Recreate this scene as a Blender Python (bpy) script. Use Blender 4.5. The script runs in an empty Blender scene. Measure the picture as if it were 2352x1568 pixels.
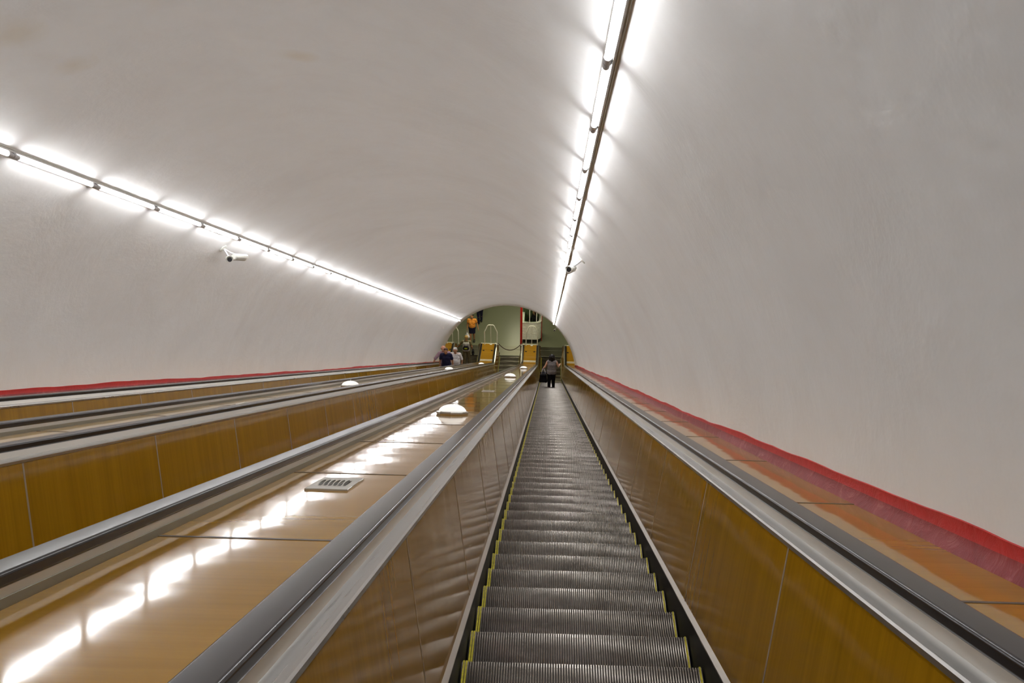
import bpy, bmesh, math, random
import numpy as np
from mathutils import Vector, Matrix

random.seed(7)
S = bpy.context.scene
COL = S.collection
C30, S30 = math.cos(math.pi / 6), 0.5

# ------------------------------------------------------------------ camera, light, exposure
CY, CZ = -37.154, 22.936              # the eye stands over the right-hand escalator; z = 0 is the lower hall's floor
U = Vector((0, C30, -S30))            # down the incline
NV = Vector((0, S30, C30))            # square to the incline, upwards
XV = Vector((1, 0, 0))
EYE = Vector((0, CY, CZ))
cam_d = bpy.data.cameras.new('camera')
cam = bpy.data.objects.new('camera', cam_d)
COL.objects.link(cam)
S.camera = cam
cam_d.sensor_width = 36.0
cam_d.lens = 36.0 * 2060.0 / 2352.0
cam_d.shift_x = -82.0 / 2352.0
cam_d.shift_y = 27.0 / 2352.0
cam_d.clip_start = 0.05
cam_d.clip_end = 200
_m = Matrix((XV, NV, -U)).transposed()
cam.matrix_world = Matrix.Translation(EYE) @ (_m @ Matrix.Rotation(0.028, 3, 'Z')).to_4x4()

world = bpy.data.worlds.new('world')
S.world = world
world.use_nodes = True
world.node_tree.nodes['Background'].inputs[0].default_value = (0.05, 0.05, 0.05, 1)
world.node_tree.nodes['Background'].inputs[1].default_value = 0.3

TUBE_STRENGTH = 48.0
S.view_settings.view_transform = 'Standard'
S.view_settings.look = 'None'
S.view_settings.gamma = 1.0
S.view_settings.use_curve_mapping = False
S.view_settings.exposure = 0.0
S.cycles.max_bounces = 16
S.cycles.diffuse_bounces = 12
S.cycles.glossy_bounces = 5
S.cycles.sample_clamp_indirect = 6.0


def area_lamp(name, loc, sx, sy, power, col):
    d = bpy.data.lights.new(name, 'AREA')
    d.shape = 'RECTANGLE'
    d.size, d.size_y = sx, sy
    d.energy = power
    d.color = col
    o = bpy.data.objects.new(name, d)
    o.location = loc
    COL.objects.link(o)
    return o


HALL_COL = (1.0, 0.94, 0.64)
for i, (lx, ly) in enumerate(((-3.6, 2.0), (-0.4, 2.0), (-1.9, 6.2), (-1.9, 11.0))):
    area_lamp('hall_lamp', (lx, ly, 4.3), 0.4, 2.4, 62.0, HALL_COL)

# ------------------------------------------------------------------ main measures
ZK = 43.644                           # distance from the eye to the foot of the incline
LANE_R, PITCH = 0.1785, 2.11
LANE_M, LANE_L = LANE_R - PITCH, LANE_R - 2 * PITCH
XC, NC, RT = -1.92, -1.13, 3.3         # tunnel circle
RN = 1.886                            # radius of the bend at step level
TT = RN * math.tan(math.pi / 12)
Y_END = 2.2
DROP = 1.286                          # depth of the step line under the eye, square to the incline


def P(x, z, n):
    """point from section coordinates: x right, z along the incline from the eye, n square to it"""
    return EYE + XV * x + U * z + NV * n


def W(x, s, h):
    """point from x, s along the straight incline's step line (0 at its foot), h above it"""
    return P(x, s + ZK, h - DROP)


# ------------------------------------------------------------------ materials
MATS = {}


def new_mat(name):
    m = bpy.data.materials.new(name)
    m.use_nodes = True
    nt = m.node_tree
    return m, nt, nt.nodes['Principled BSDF']


def nd(nt, t, **kw):
    n = nt.nodes.new(t)
    for k, v in kw.items():
        if k in n.inputs:
            n.inputs[k].default_value = v
        else:
            setattr(n, k, v)
    return n


def ramp(nt, fac, stops):
    r = nt.nodes.new('ShaderNodeValToRGB')
    e = r.color_ramp.elements
    while len(e) < len(stops):
        e.new(0.5)
    for el, (p, c) in zip(e, stops):
        el.position = p
        el.color = (*c, 1) if len(c) == 3 else c
    nt.links.new(fac, r.inputs[0])
    return r


def coords(nt, scale, kind='Object', rnd=False):
    tc = nt.nodes.new('ShaderNodeTexCoord')
    mp = nt.nodes.new('ShaderNodeMapping')
    mp.inputs['Scale'].default_value = scale
    nt.links.new(tc.outputs[kind], mp.inputs[0])
    if rnd:
        oi = nt.nodes.new('ShaderNodeObjectInfo')
        ml = nd(nt, 'ShaderNodeMath', operation='MULTIPLY')
        ml.inputs[1].default_value = 57.0
        nt.links.new(oi.outputs['Random'], ml.inputs[0])
        nt.links.new(ml.outputs[0], mp.inputs['Location'])
    return mp.outputs[0]


def noise(nt, vec, scale=5.0, detail=3.0, rough=0.55, dist=0.0):
    n = nd(nt, 'ShaderNodeTexNoise', Scale=scale, Detail=detail, Roughness=rough, Distortion=dist)
    nt.links.new(vec, n.inputs['Vector'])
    return n.outputs['Fac']


def bump(nt, b, height, dist, strength=1.0):
    n = nd(nt, 'ShaderNodeBump', Strength=strength, Distance=dist)
    nt.links.new(height, n.inputs['Height'])
    nt.links.new(n.outputs[0], b.inputs['Normal'])


def plain(name, col, rough=0.5, metal=0.0, spec=0.5, emit=None, strength=0.0, var=0.12, vscale=9.0):
    m, nt, b = new_mat(name)
    b.inputs['Roughness'].default_value = rough
    b.inputs['Metallic'].default_value = metal
    b.inputs['Specular IOR Level'].default_value = spec
    if var:
        f = noise(nt, coords(nt, (1, 1, 1)), vscale, 4)
        lo = tuple(c * (1 - var) for c in col)
        hi = tuple(min(1, c * (1 + var)) for c in col)
        r = ramp(nt, f, [(0.3, lo), (0.7, hi)])
        nt.links.new(r.outputs[0], b.inputs['Base Color'])
    else:
        b.inputs['Base Color'].default_value = (*col, 1)
    if emit:
        b.inputs['Emission Color'].default_value = (*emit, 1)
        b.inputs['Emission Strength'].default_value = strength
    MATS[name] = m
    return m


def wood(name, grain, wav, lo, hi, rough, spec=0.5, wd=0.004):
    m, nt, b = new_mat(name)
    f = noise(nt, coords(nt, grain, rnd=True), 1.0, 5, 0.6)
    f2 = noise(nt, coords(nt, tuple(g * 0.18 for g in grain), rnd=True), 1.0, 2)
    mx = nd(nt, 'ShaderNodeMath', operation='ADD')
    nt.links.new(f, mx.inputs[0])
    nt.links.new(f2, mx.inputs[1])
    h = nd(nt, 'ShaderNodeMath', operation='MULTIPLY')
    h.inputs[1].default_value = 0.5
    nt.links.new(mx.outputs[0], h.inputs[0])
    r = ramp(nt, h.outputs[0], [(0.33, lo), (0.66, hi)])
    nt.links.new(r.outputs[0], b.inputs['Base Color'])
    b.inputs['Roughness'].default_value = rough
    b.inputs['Specular IOR Level'].default_value = spec
    w = noise(nt, coords(nt, wav, rnd=True), 1.0, 2.5, 0.5)
    bump(nt, b, w, wd, 1.0)
    MATS[name] = m
    return m


M_PANEL = wood('honey_wood_veneer', (55, 55, 1.6), (3.6, 3.6, 1.1), (0.235, 0.111, 0.0035), (0.315, 0.157, 0.0065), 0.09, 0.25, 0.0032)
M_DECK = wood('honey_wood_deck', (1.6, 40, 40), (1.2, 1.6, 1.2), (0.305, 0.153, 0.0135), (0.365, 0.187, 0.0185), 0.065, 0.30, 0.0034)
M_CORE = plain('dark_core_board', (0.03, 0.018, 0.006), 0.6)
M_JOINT = plain('beige_joint_strip', (0.26, 0.19, 0.12), 0.4)

M_SEAM = plain('brown_grey_seam', (0.10, 0.075, 0.05), 0.45)


def metal(name, col, rough, scale):
    m, nt, b = new_mat(name)
    f = noise(nt, coords(nt, scale), 1.0, 4, 0.6)
    r = ramp(nt, f, [(0.3, tuple(c * 0.94 for c in col)), (0.7, col)])
    nt.links.new(r.outputs[0], b.inputs['Base Color'])
    r2 = ramp(nt, f, [(0.3, (rough * 0.92,) * 3), (0.7, (rough * 1.08,) * 3)])
    nt.links.new(r2.outputs[0], b.inputs['Roughness'])
    b.inputs['Metallic'].default_value = 1.0
    MATS[name] = m
    return m


M_ALU = metal('brushed_aluminium', (0.64, 0.635, 0.62), 0.29, (160, 1.0, 1.0))
M_ALU2 = metal('pale_guide_metal', (0.72, 0.70, 0.65), 0.42, (160, 1.0, 1.0))
M_STEEL, _nt, _b = new_mat('worn_step_metal')
_f = noise(_nt, coords(_nt, (3.2, 7.0, 3.0), rnd=True), 1.0, 5, 0.62, 0.3)
_r = ramp(_nt, _f, [(0.32, (0.15, 0.127, 0.103)), (0.5, (0.25, 0.222, 0.19)), (0.68, (0.40, 0.365, 0.325))])
_nt.links.new(_r.outputs[0], _b.inputs['Base Color'])
_b.inputs['Metallic'].default_value = 1.0
_b.inputs['Roughness'].default_value = 0.34
M_LEDGE = metal('worn_ledge_metal', (0.38, 0.34, 0.29), 0.33, (160, 1.0, 1.0))
M_OLIVE = metal('dull_olive_metal', (0.34, 0.32, 0.25), 0.45, (160, 1.0, 1.0))
M_STEELD = metal('dark_step_grooves', (0.055, 0.047, 0.040), 0.5, (26, 5, 26))
M_NOSE = metal('polished_nose_metal', (0.33, 0.30, 0.265), 0.28, (60, 5, 5))
M_PLATE = metal('landing_plate_metal', (0.22, 0.215, 0.175), 0.42, (8, 8, 8))
M_RAIL = plain('black_handrail_rubber', (0.017, 0.015, 0.016), 0.22, spec=0.42, var=0.2)
M_SKIRT = plain('black_skirt_metal', (0.008, 0.0075, 0.008), 0.5, spec=0.25)
M_YEL = plain('yellow_edge_paint', (0.50, 0.43, 0.008), 0.5, var=0.3, vscale=40)
M_WHITEP = plain('white_enamel', (0.78, 0.78, 0.72), 0.35)
M_BATTEN = plain('white_batten_paint', (0.84, 0.84, 0.82), 0.4, var=0)
M_GREYP = plain('grey_plastic', (0.62, 0.61, 0.62), 0.45)
M_BLACK = plain('black_plastic', (0.012, 0.012, 0.014), 0.35)
M_TUBE = plain('lit_tube_glass', (0.9, 0.9, 0.9), 0.3, emit=(0.97, 0.975, 1.0), strength=TUBE_STRENGTH, var=0)
M_GLOBE = plain('lit_dome_glass', (0.9, 0.9, 0.87), 0.25, emit=(1.0, 0.98, 0.92), strength=0.5, var=0)


def wall_material():
    m, nt, b = new_mat('whitewashed_plaster')
    v = coords(nt, (1, 1, 1))
    f = noise(nt, v, 0.55, 5, 0.6, 0.4)
    r = ramp(nt, f, [(0.33, (0.862, 0.85, 0.832)), (0.5, (0.895, 0.891, 0.876)), (0.67, (0.91, 0.907, 0.895))])
    f2 = noise(nt, v, 2.6, 6, 0.65, 0.8)
    r2 = ramp(nt, f2, [(0.42, (0, 0, 0)), (0.75, (1, 1, 1))])
    mx = nd(nt, 'ShaderNodeMix', data_type='RGBA', blend_type='MULTIPLY')
    sc = nd(nt, 'ShaderNodeMath', operation='MULTIPLY')
    sc.inputs[1].default_value = 0.5
    nt.links.new(r2.outputs[0], sc.inputs[0])
    nt.links.new(sc.outputs[0], mx.inputs['Factor'])
    nt.links.new(r.outputs[0], mx.inputs['A'])
    mx.inputs['B'].default_value = (0.955, 0.935, 0.915, 1)
    # two faint tan damp stains on the vault
    prev = mx.outputs['Result']
    for c, rad in STAINS:
        sub = nd(nt, 'ShaderNodeVectorMath', operation='SUBTRACT')
        nt.links.new(v, sub.inputs[0])
        sub.inputs[1].default_value = c
        ln = nd(nt, 'ShaderNodeVectorMath', operation='LENGTH')
        nt.links.new(sub.outputs[0], ln.inputs[0])
        ad = nd(nt, 'ShaderNodeMath', operation='MULTIPLY_ADD')
        nt.links.new(f2, ad.inputs[0])
        ad.inputs[1].default_value = rad * 1.6
        nt.links.new(ln.outputs['Value'], ad.inputs[2])
        rr = ramp(nt, ad.outputs[0], [(rad * 0.9, (0.55,) * 3), (min(1, rad * 1.75), (0, 0, 0))])
        m2 = nd(nt, 'ShaderNodeMix', data_type='RGBA', blend_type='MULTIPLY')
        nt.links.new(rr.outputs[0], m2.inputs['Factor'])
        nt.links.new(prev, m2.inputs['A'])
        m2.inputs['B'].default_value = (0.90, 0.82, 0.68, 1)
        prev = m2.outputs['Result']
    nt.links.new(prev, b.inputs['Base Color'])
    b.inputs['Roughness'].default_value = 0.62
    b.inputs['Specular IOR Level'].default_value = 0.3
    f3 = noise(nt, v, 1.1, 6, 0.62, 0.3)
    bump(nt, b, f3, 0.03, 0.5)
    return m


def on_tunnel(rx, rn):
    """point of the tunnel wall on the ray (rx, rn) of its section, as (x, n)"""
    a = rx * rx + rn * rn
    bq = -2 * (rx * XC + rn * NC)
    c = XC * XC + NC * NC - RT * RT
    t = (-bq + math.sqrt(bq * bq - 4 * a * c)) / (2 * a)
    return rx * t, rn * t


def tunnel_pt(px, py):
    dx, dy = px - 1258, py - 811
    a, b = (dx + 0.028 * dy) / 2060, -(dy - 0.028 * dx) / 2060
    x, n = on_tunnel(a, b)
    return P(x, x / a, n)


STAINS = [(tuple(tunnel_pt(35, 78)), 0.22), (tuple(tunnel_pt(690, 130)), 0.18), (tuple(tunnel_pt(170, 150)), 0.16)]
M_WALL = wall_material()


def red_material(name, chalk):
    m, nt, b = new_mat(name)
    v = coords(nt, (1, 1, 1))
    f = noise(nt, v, 7.0, 7, 0.72, 1.2)
    if chalk:
        r = ramp(nt, f, [(0.36, (0.19, 0.007, 0.009)), (0.54, (0.235, 0.015, 0.017)), (0.74, (0.40, 0.12, 0.11))])
    else:
        r = ramp(nt, f, [(0.3, (0.40, 0.006, 0.006)), (0.7, (0.50, 0.010, 0.009))])
    nt.links.new(r.outputs[0], b.inputs['Base Color'])
    b.inputs['Roughness'].default_value = 0.5
    bump(nt, b, f, 0.01, 0.6)
    return m


M_RED = red_material('red_gloss_paint', False)
M_REDC = red_material('worn_red_paint', True)


def floor_material():
    m, nt, b = new_mat('green_grey_terrazzo')
    v = coords(nt, (1, 1, 1))
    f = noise(nt, v, 60, 2, 0.7)
    r = ramp(nt, f, [(0.3, (0.13, 0.138, 0.092)), (0.7, (0.20, 0.21, 0.145))])
    nt.links.new(r.outputs[0], b.inputs['Base Color'])
    b.inputs['Roughness'].default_value = 0.3
    return m


M_FLOOR = floor_material()
M_HALLW = plain('grey_hall_wall', (0.20, 0.21, 0.16), 0.5)
M_HALLC = plain('pale_hall_ceiling', (0.6, 0.6, 0.52), 0.7)
M_REDPOST = plain('red_post_paint', (0.42, 0.012, 0.010), 0.4)
M_ROPE = plain('dark_red_rope', (0.035, 0.008, 0.008), 0.6)


def glass_material():
    m, nt, b = new_mat('booth_glass')
    b.inputs['Base Color'].default_value = (0.85, 0.95, 0.88, 1)
    b.inputs['Roughness'].default_value = 0.02
    b.inputs['Transmission Weight'].default_value = 1.0
    b.inputs['IOR'].default_value = 1.1
    return m


M_GLASS = glass_material()

# ------------------------------------------------------------------ helpers
LOC = {}


def mesh_of(name, verts, faces, mats, fm=None, angle=35):
    me = bpy.data.meshes.new(name)
    me.from_pydata([tuple(v) for v in verts], [], faces)
    for m in (mats if isinstance(mats, (list, tuple)) else [mats]):
        me.materials.append(m)
    if fm is not None:
        me.polygons.foreach_set('material_index', fm)
    me.polygons.foreach_set('use_smooth', [True] * len(me.polygons))
    me.update()
    if angle is not None:
        me.set_sharp_from_angle(angle=math.radians(angle))
    return me


def link(name, me, parent=None, mat=None):
    o = bpy.data.objects.new(name, me)
    COL.objects.link(o)
    if parent is not None:
        o.parent = parent
        if mat is not None:
            o.matrix_basis = LOC[parent.name].inverted() @ mat
            LOC[o.name] = mat
        else:
            LOC[o.name] = LOC[parent.name]
    else:
        LOC[o.name] = mat if mat is not None else Matrix.Identity(4)
        if mat is not None:
            o.matrix_basis = mat
    return o


def obj(name, verts, faces, mats, parent=None, fm=None, angle=35):
    """mesh given in world coordinates"""
    if parent is not None:
        inv = LOC[parent.name].inverted()
        verts = [inv @ Vector(v) for v in verts]
    return link(name, mesh_of(name, verts, faces, mats, fm, angle), parent)


def thing(name, label, cat, mat, group=None):
    o = bpy.data.objects.new(name, None)
    o.empty_display_size = 0.1
    COL.objects.link(o)
    if not isinstance(mat, Matrix):
        mat = Matrix.Translation(Vector(mat))
    o.matrix_basis = mat
    LOC[o.name] = mat
    o['label'], o['category'] = label, cat
    if group:
        o['group'] = group
    return o


def structure(o, label=None):
    o['kind'] = 'structure'
    if label:
        o['label'] = label
    return o


def box(x0, x1, y0, y1, z0, z1):
    v = [(x, y, z) for z in (z0, z1) for y in (y0, y1) for x in (x0, x1)]
    return v, [(0, 2, 3, 1), (4, 5, 7, 6), (0, 1, 5, 4), (1, 3, 7, 5), (3, 2, 6, 7), (2, 0, 4, 6)]


def merge(*parts):
    V, F = [], []
    for v, f in parts:
        n = len(V)
        V += [tuple(a) for a in v]
        F += [tuple(i + n for i in q) for q in f]
    return V, F


def xf(part, mat):
    return [mat @ Vector(v) for v in part[0]], part[1]


def bevel_box(x0, x1, y0, y1, z0, z1, b):
    """box whose upper edges are chamfered"""
    v = [(x0, y0, z0), (x1, y0, z0), (x1, y1, z0), (x0, y1, z0),
         (x0, y0, z1 - b), (x1, y0, z1 - b), (x1, y1, z1 - b), (x0, y1, z1 - b),
         (x0 + b, y0 + b, z1), (x1 - b, y0 + b, z1), (x1 - b, y1 - b, z1), (x0 + b, y1 - b, z1)]
    f = [(0, 3, 2, 1), (8, 9, 10, 11)]
    for i in range(4):
        j = (i + 1) % 4
        f += [(i, j, 4 + j, 4 + i), (4 + i, 4 + j, 8 + j, 8 + i)]
    return v, f


def tube(pts, r, n=10, cap=True):
    pts = [Vector(p) for p in pts]
    V, F = [], []
    prev = None
    for i, p in enumerate(pts):
        t = (pts[min(i + 1, len(pts) - 1)] - pts[max(i - 1, 0)]).normalized()
        if prev is None:
            a = t.orthogonal().normalized()
        else:
            a = (prev - t * prev.dot(t)).normalized()
        prev = a
        b = t.cross(a)
        rr = r[i] if isinstance(r, (list, tuple)) else r
        V += [p + (a * math.cos(2 * math.pi * k / n) + b * math.sin(2 * math.pi * k / n)) * rr for k in range(n)]
    for i in range(len(pts) - 1):
        for k in range(n):
            k2 = (k + 1) % n
            F.append((i * n + k, i * n + k2, (i + 1) * n + k2, (i + 1) * n + k))
    if cap:
        F.append(tuple(range(n - 1, -1, -1)))
        F.append(tuple((len(pts) - 1) * n + k for k in range(n)))
    return V, F


def lathe(prof, n=24):
    """profile of (radius, z), first and last may be on the axis"""
    V, F = [], []
    for r, z in prof:
        V += [(r * math.cos(2 * math.pi * k / n), r * math.sin(2 * math.pi * k / n), z) for k in range(n)]
    for i in range(len(prof) - 1):
        for k in range(n):
            k2 = (k + 1) % n
            F.append((i * n + k, i * n + k2, (i + 1) * n + k2, (i + 1) * n + k))
    F.append(tuple(range(n - 1, -1, -1)))
    F.append(tuple((len(prof) - 1) * n + k for k in range(n)))
    return V, F


def frames(s0, y1, step=None, arc=7):
    """stations along the step line: (y, z, ny, nz), straight incline, bend, level landing"""
    out = []
    if s0 < -TT:
        if step:
            k = max(1, int(math.ceil((-TT - s0) / step)))
            ss = [s0 + (-TT - s0) * i / k for i in range(k)]
        else:
            ss = [s0]
        out += [(C30 * s, -S30 * s, S30, C30) for s in ss]
        a0 = 0
    for i in range(arc + 1):
        a = math.radians(30) * (1 - i / arc)
        # centre of the bend stands RN above the level start at y = TT
        out.append((TT - RN * math.sin(a), RN - RN * math.cos(a), math.sin(a), math.cos(a)))
    if y1 > TT + 0.01:
        out.append((y1, 0.0, 0.0, 1.0))
    return out


def sweep(prof, fr, closed=True):
    """prof of (x, h) swept along frames"""
    n = len(prof)
    V, F = [], []
    for y, z, ny, nz in fr:
        V += [(x, y + h * ny, z + h * nz) for x, h in prof]
    m = n if closed else n - 1
    for i in range(len(fr) - 1):
        for k in range(m):
            k2 = (k + 1) % n
            F.append((i * n + k, i * n + k2, (i + 1) * n + k2, (i + 1) * n + k))
    if closed:
        F.append(tuple(range(n - 1, -1, -1)))
        F.append(tuple((len(fr) - 1) * n + k for k in range(n)))
    return V, F


def fix_normals(me):
    bm = bmesh.new()
    bm.from_mesh(me)
    bmesh.ops.recalc_face_normals(bm, faces=bm.faces)
    bm.to_mesh(me)
    bm.free()


S_TOP = 0.6 - ZK                      # where the balustrades start, beside and a little behind the eye

# ------------------------------------------------------------------ structure: tunnel shell
PORTAL_Y = 0.2
Z_BACK = -4.0


def portal_z(n):
    """distance along the incline at which height n meets the upright portal"""
    return (PORTAL_Y - CY - S30 * n) / C30


def arc_shell(name, a0, a1, step_deg, n_at=24):
    k = max(2, int(round(abs(a1 - a0) / step_deg)))
    V, F = [], []
    zs = [i / n_at for i in range(n_at + 1)]
    for i in range(k + 1):
        a = math.radians(a0 + (a1 - a0) * i / k)
        x, n = XC + RT * math.cos(a), NC + RT * math.sin(a)
        ze = portal_z(n)
        for t in zs:
            V.append(P(x, Z_BACK + (ze - Z_BACK) * t, n))
    w = n_at + 1
    for i in range(k):
        for j in range(n_at):
            F.append((i * w + j, i * w + j + 1, (i + 1) * w + j + 1, (i + 1) * w + j))
    o = obj(name, V, F, M_WALL, angle=None)
    return structure(o)


R_TUBE = 3.264
ANG_R = math.atan2(1.3166 - NC, 0.2238 - XC)
ANG_L = math.atan2(1.331 - NC, -4.006 - XC)
A_BASE = math.degrees(math.asin((-0.66 - NC) / RT))
structure(arc_shell('wall_right', A_BASE, math.degrees(ANG_R), 2.0), 'white plastered tunnel wall to the right of the escalators')
structure(arc_shell('ceiling', math.degrees(ANG_R), math.degrees(ANG_L), 2.0), 'white plastered vault between the two rows of tube lights')
structure(arc_shell('wall_left', math.degrees(ANG_L), 180 - A_BASE, 2.0), 'white plastered tunnel wall to the left of the escalators')

# back end of the tunnel behind the viewpoint, and a slab added under the machines to block light leaks
V = [P(XC + RT * math.cos(math.radians(a)), Z_BACK, NC + RT * math.sin(math.radians(a))) for a in range(-20, 201, 5)]
structure(obj('wall_back', V, [tuple(range(len(V)))], M_WALL))
v, f = merge((lambda: ([P(x, z, n) for n in (-1.75, -1.65) for z in (Z_BACK, 44.2) for x in (-5.3, 1.45)],
                       box(0, 1, 0, 1, 0, 1)[1]))())
structure(obj('floor_1', v, f, M_CORE), 'dark sloping slab added under the three escalators to block light')

# lower hall
HX0, HX1, HY1, HZ = -5.25, 1.5, 15.0, 4.5
v, f = box(HX0 - 0.2, HX1 + 0.2, 3.2, HY1, -0.2, 0.0)
structure(obj('floor_2', v, f, M_FLOOR), 'grey green terrazzo floor of the lower hall')
v, f = box(HX0 - 0.2, HX1 + 0.2, -0.4, 3.2, -0.75, -0.6)
structure(obj('floor_3', v, f, M_CORE), 'dark pit floor under the lower landings')
v, f = box(HX0 - 0.15, HX0, PORTAL_Y, HY1, -0.7, HZ)
structure(obj('wall_hall_left', v, f, M_HALLW))
v, f = box(HX1, HX1 + 0.15, PORTAL_Y, HY1, -0.7, HZ)
structure(obj('wall_hall_right', v, f, M_HALLW))
v, f = box(HX0 - 0.15, HX1 + 0.15, HY1, HY1 + 0.15, -0.2, HZ)
structure(obj('wall_hall_back', v, f, M_HALLW))
v, f = box(HX0 - 0.15, HX1 + 0.15, PORTAL_Y, HY1 + 0.15, HZ, HZ + 0.15)
structure(obj('ceiling_hall', v, f, M_HALLC))
v, f = merge(*[box(HX0, HX0 + 0.06, y, y + 0.14, 0, HZ) for y in (3.9,)])
structure(obj('trim_3', v, f, M_BLACK), 'dark upright strip on the left hall wall')
# portal face between the vault's edge and the hall's corners
V, F = [], []
k = 48
for i in range(k + 1):
    a = math.radians(A_BASE + (180 - 2 * A_BASE) * i / k)
    x, n = XC + RT * math.cos(a), NC + RT * math.sin(a)
    p = P(x, portal_z(n), n)
    dx, dz = math.cos(a), math.sin(a)
    V.append((p.x, PORTAL_Y, p.z))
    V.append((min(HX1, max(HX0, XC + 5 * dx)), PORTAL_Y, HZ if abs(dx) < 0.8 else max(p.z, min(HZ, p.z + 3 * (1 - abs(dx)) / 0.2))))
for i in range(k):
    F.append((2 * i, 2 * i + 2, 2 * i + 3, 2 * i + 1))
structure(obj('wall_portal', V, F, M_WALL, angle=None), 'white portal face around the lower mouth of the tunnel')


# red painted strips along the foot of both tunnel walls
def red_strip(name, side, label):
    rnd = random.Random(3 if side > 0 else 5)
    V, F, FM = [], [], []
    zs = [0.3 + 0.14 * i for i in range(int((43.3 - 0.3) / 0.14) + 1)]
    ph = [rnd.uniform(0, 6.28) for _ in range(5)]
    fq = [0.35, 0.9, 1.9, 3.7, 8.0]
    am = [0.010, 0.006, 0.004, 0.003, 0.002]

    def circ(n, inset):
        r = RT - inset
        return XC + side * math.sqrt(r * r - (n - NC) ** 2), n
    m = 6
    for z in zs:
        w = sum(a * math.sin(q * z + p) for a, q, p in zip(am, fq, ph)) + rnd.uniform(-0.0012, 0.0012)
        foot = 0.030 + 0.5 * w
        top = -0.497 + w - 0.0004 * z
        pts = [(circ(-0.60, foot + 0.012)[0], -0.612), (circ(-0.585, foot)[0], -0.585), circ(-0.565, 0.020 + 0.2 * w),
               circ(-0.54, 0.009), circ(top - 0.004, 0.006), circ(top, -0.004)]
        V += [P(x, z, n) for x, n in pts]
    for i in range(len(zs) - 1):
        for j in range(m - 1):
            F.append((i * m + j, (i + 1) * m + j, (i + 1) * m + j + 1, i * m + j + 1))
            FM.append(0 if j < 3 else 1)
    o = obj(name, V, F, [M_REDC, M_RED], fm=FM, angle=60)
    structure(o, label)


red_strip('trim_1', 1, 'worn red painted strip along the foot of the right wall')
red_strip('trim_2', -1, 'worn red painted strip along the foot of the left wall')

# ------------------------------------------------------------------ balustrades
HAND = [(0.669, 0.734), (0.664, 0.738), (0.6625, 0.744), (0.6625, 0.760), (0.6635, 0.765), (0.667, 0.769), (0.672, 0.7705), (0.705, 0.7715),
        (0.738, 0.7705), (0.743, 0.769), (0.7465, 0.765), (0.7475, 0.760), (0.7475, 0.744), (0.746, 0.738), (0.741, 0.734), (0.725, 0.733), (0.685, 0.733)]
PB, PT = (0.526, 0.095), (0.620, 0.678)     # foot and head of the leaning side panels
PL = 1.478
PZ0 = 2.911


def panel_matrix(cx, sg, z0):
    """local x down the incline, local z up the panel, local y into the balustrade"""
    a = P(cx + sg * PB[0], z0, PB[1] - DROP)
    b = P(cx + sg * PT[0], z0, PT[1] - DROP)
    ez = (b - a).normalized()
    ex = U
    ey = ez.cross(ex).normalized()
    return Matrix(((ex.x, ey.x, ez.x, a.x), (ex.y, ey.y, ez.y, a.y), (ex.z, ey.z, ez.z, a.z), (0, 0, 0, 1)))


PH = math.hypot(PT[0] - PB[0], PT[1] - PB[1])


def front_box(L, d0, d1, bev):
    """panel slab: face at local y = d0 on the escalator side (sign of d), chamfered round its face"""
    s = 1 if d1 > d0 else -1
    v = [(bev, d0, bev), (L - bev, d0, bev), (L - bev, d0, PH - bev), (bev, d0, PH - bev),
         (0, d0 + s * bev, 0), (L, d0 + s * bev, 0), (L, d0 + s * bev, PH), (0, d0 + s * bev, PH),
         (0, d1, 0), (L, d1, 0), (L, d1, PH), (0, d1, PH)]
    f = [(0, 1, 2, 3), (8, 11, 10, 9)]
    for i in range(4):
        j = (i + 1) % 4
        f += [(4 + i, 4 + j, j, i), (8 + i, 8 + j, 4 + j, 4 + i)]
    return v, f


PANEL_MESH, JOINT_MESH = {}, {}
for sg in (1, -1):
    # with sg = +1 the panel leans towards +x and its back lies at +x
    back = -sg
    v, f = front_box(PL - 0.008, 0.0, 0.018 * back, 0.0015)
    me = mesh_of('side_panel', v, f, M_PANEL)
    fix_normals(me)
    PANEL_MESH[sg] = me
    y0, y1 = sorted((-0.0012 * back, 0.014 * back))
    v, f = box(-0.011, 0.003, y0, y1, 0, PH)
    me = mesh_of('joint_strip', v, f, M_JOINT)
    fix_normals(me)
    JOINT_MESH[sg] = me


def sweep_part(name, prof, mat, parent, cx, sg, s0=S_TOP, y1=Y_END, angle=35, fr=None):
    v, f = sweep([(cx + sg * w, h) for w, h in prof], fr or frames(s0, y1))
    o = obj(name, v, f, mat, parent, angle=angle)
    fix_normals(o.data)
    return o


def hand_frames(s0):
    """handrail path: the step line's, then a half turn down round the newel"""
    fr = frames(s0, 1.95, arc=10)
    H0, r = 0.75, 0.26
    for i in range(1, 9):
        a = math.pi * i / 8
        cyy, czz = 1.95, H0 - r
        py, pz = cyy + r * math.sin(a), czz + r * math.cos(a)
        ny, nz = math.sin(a), math.cos(a)
        fr.append((py - H0 * ny, pz - H0 * nz, ny, nz))
    return fr


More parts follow.
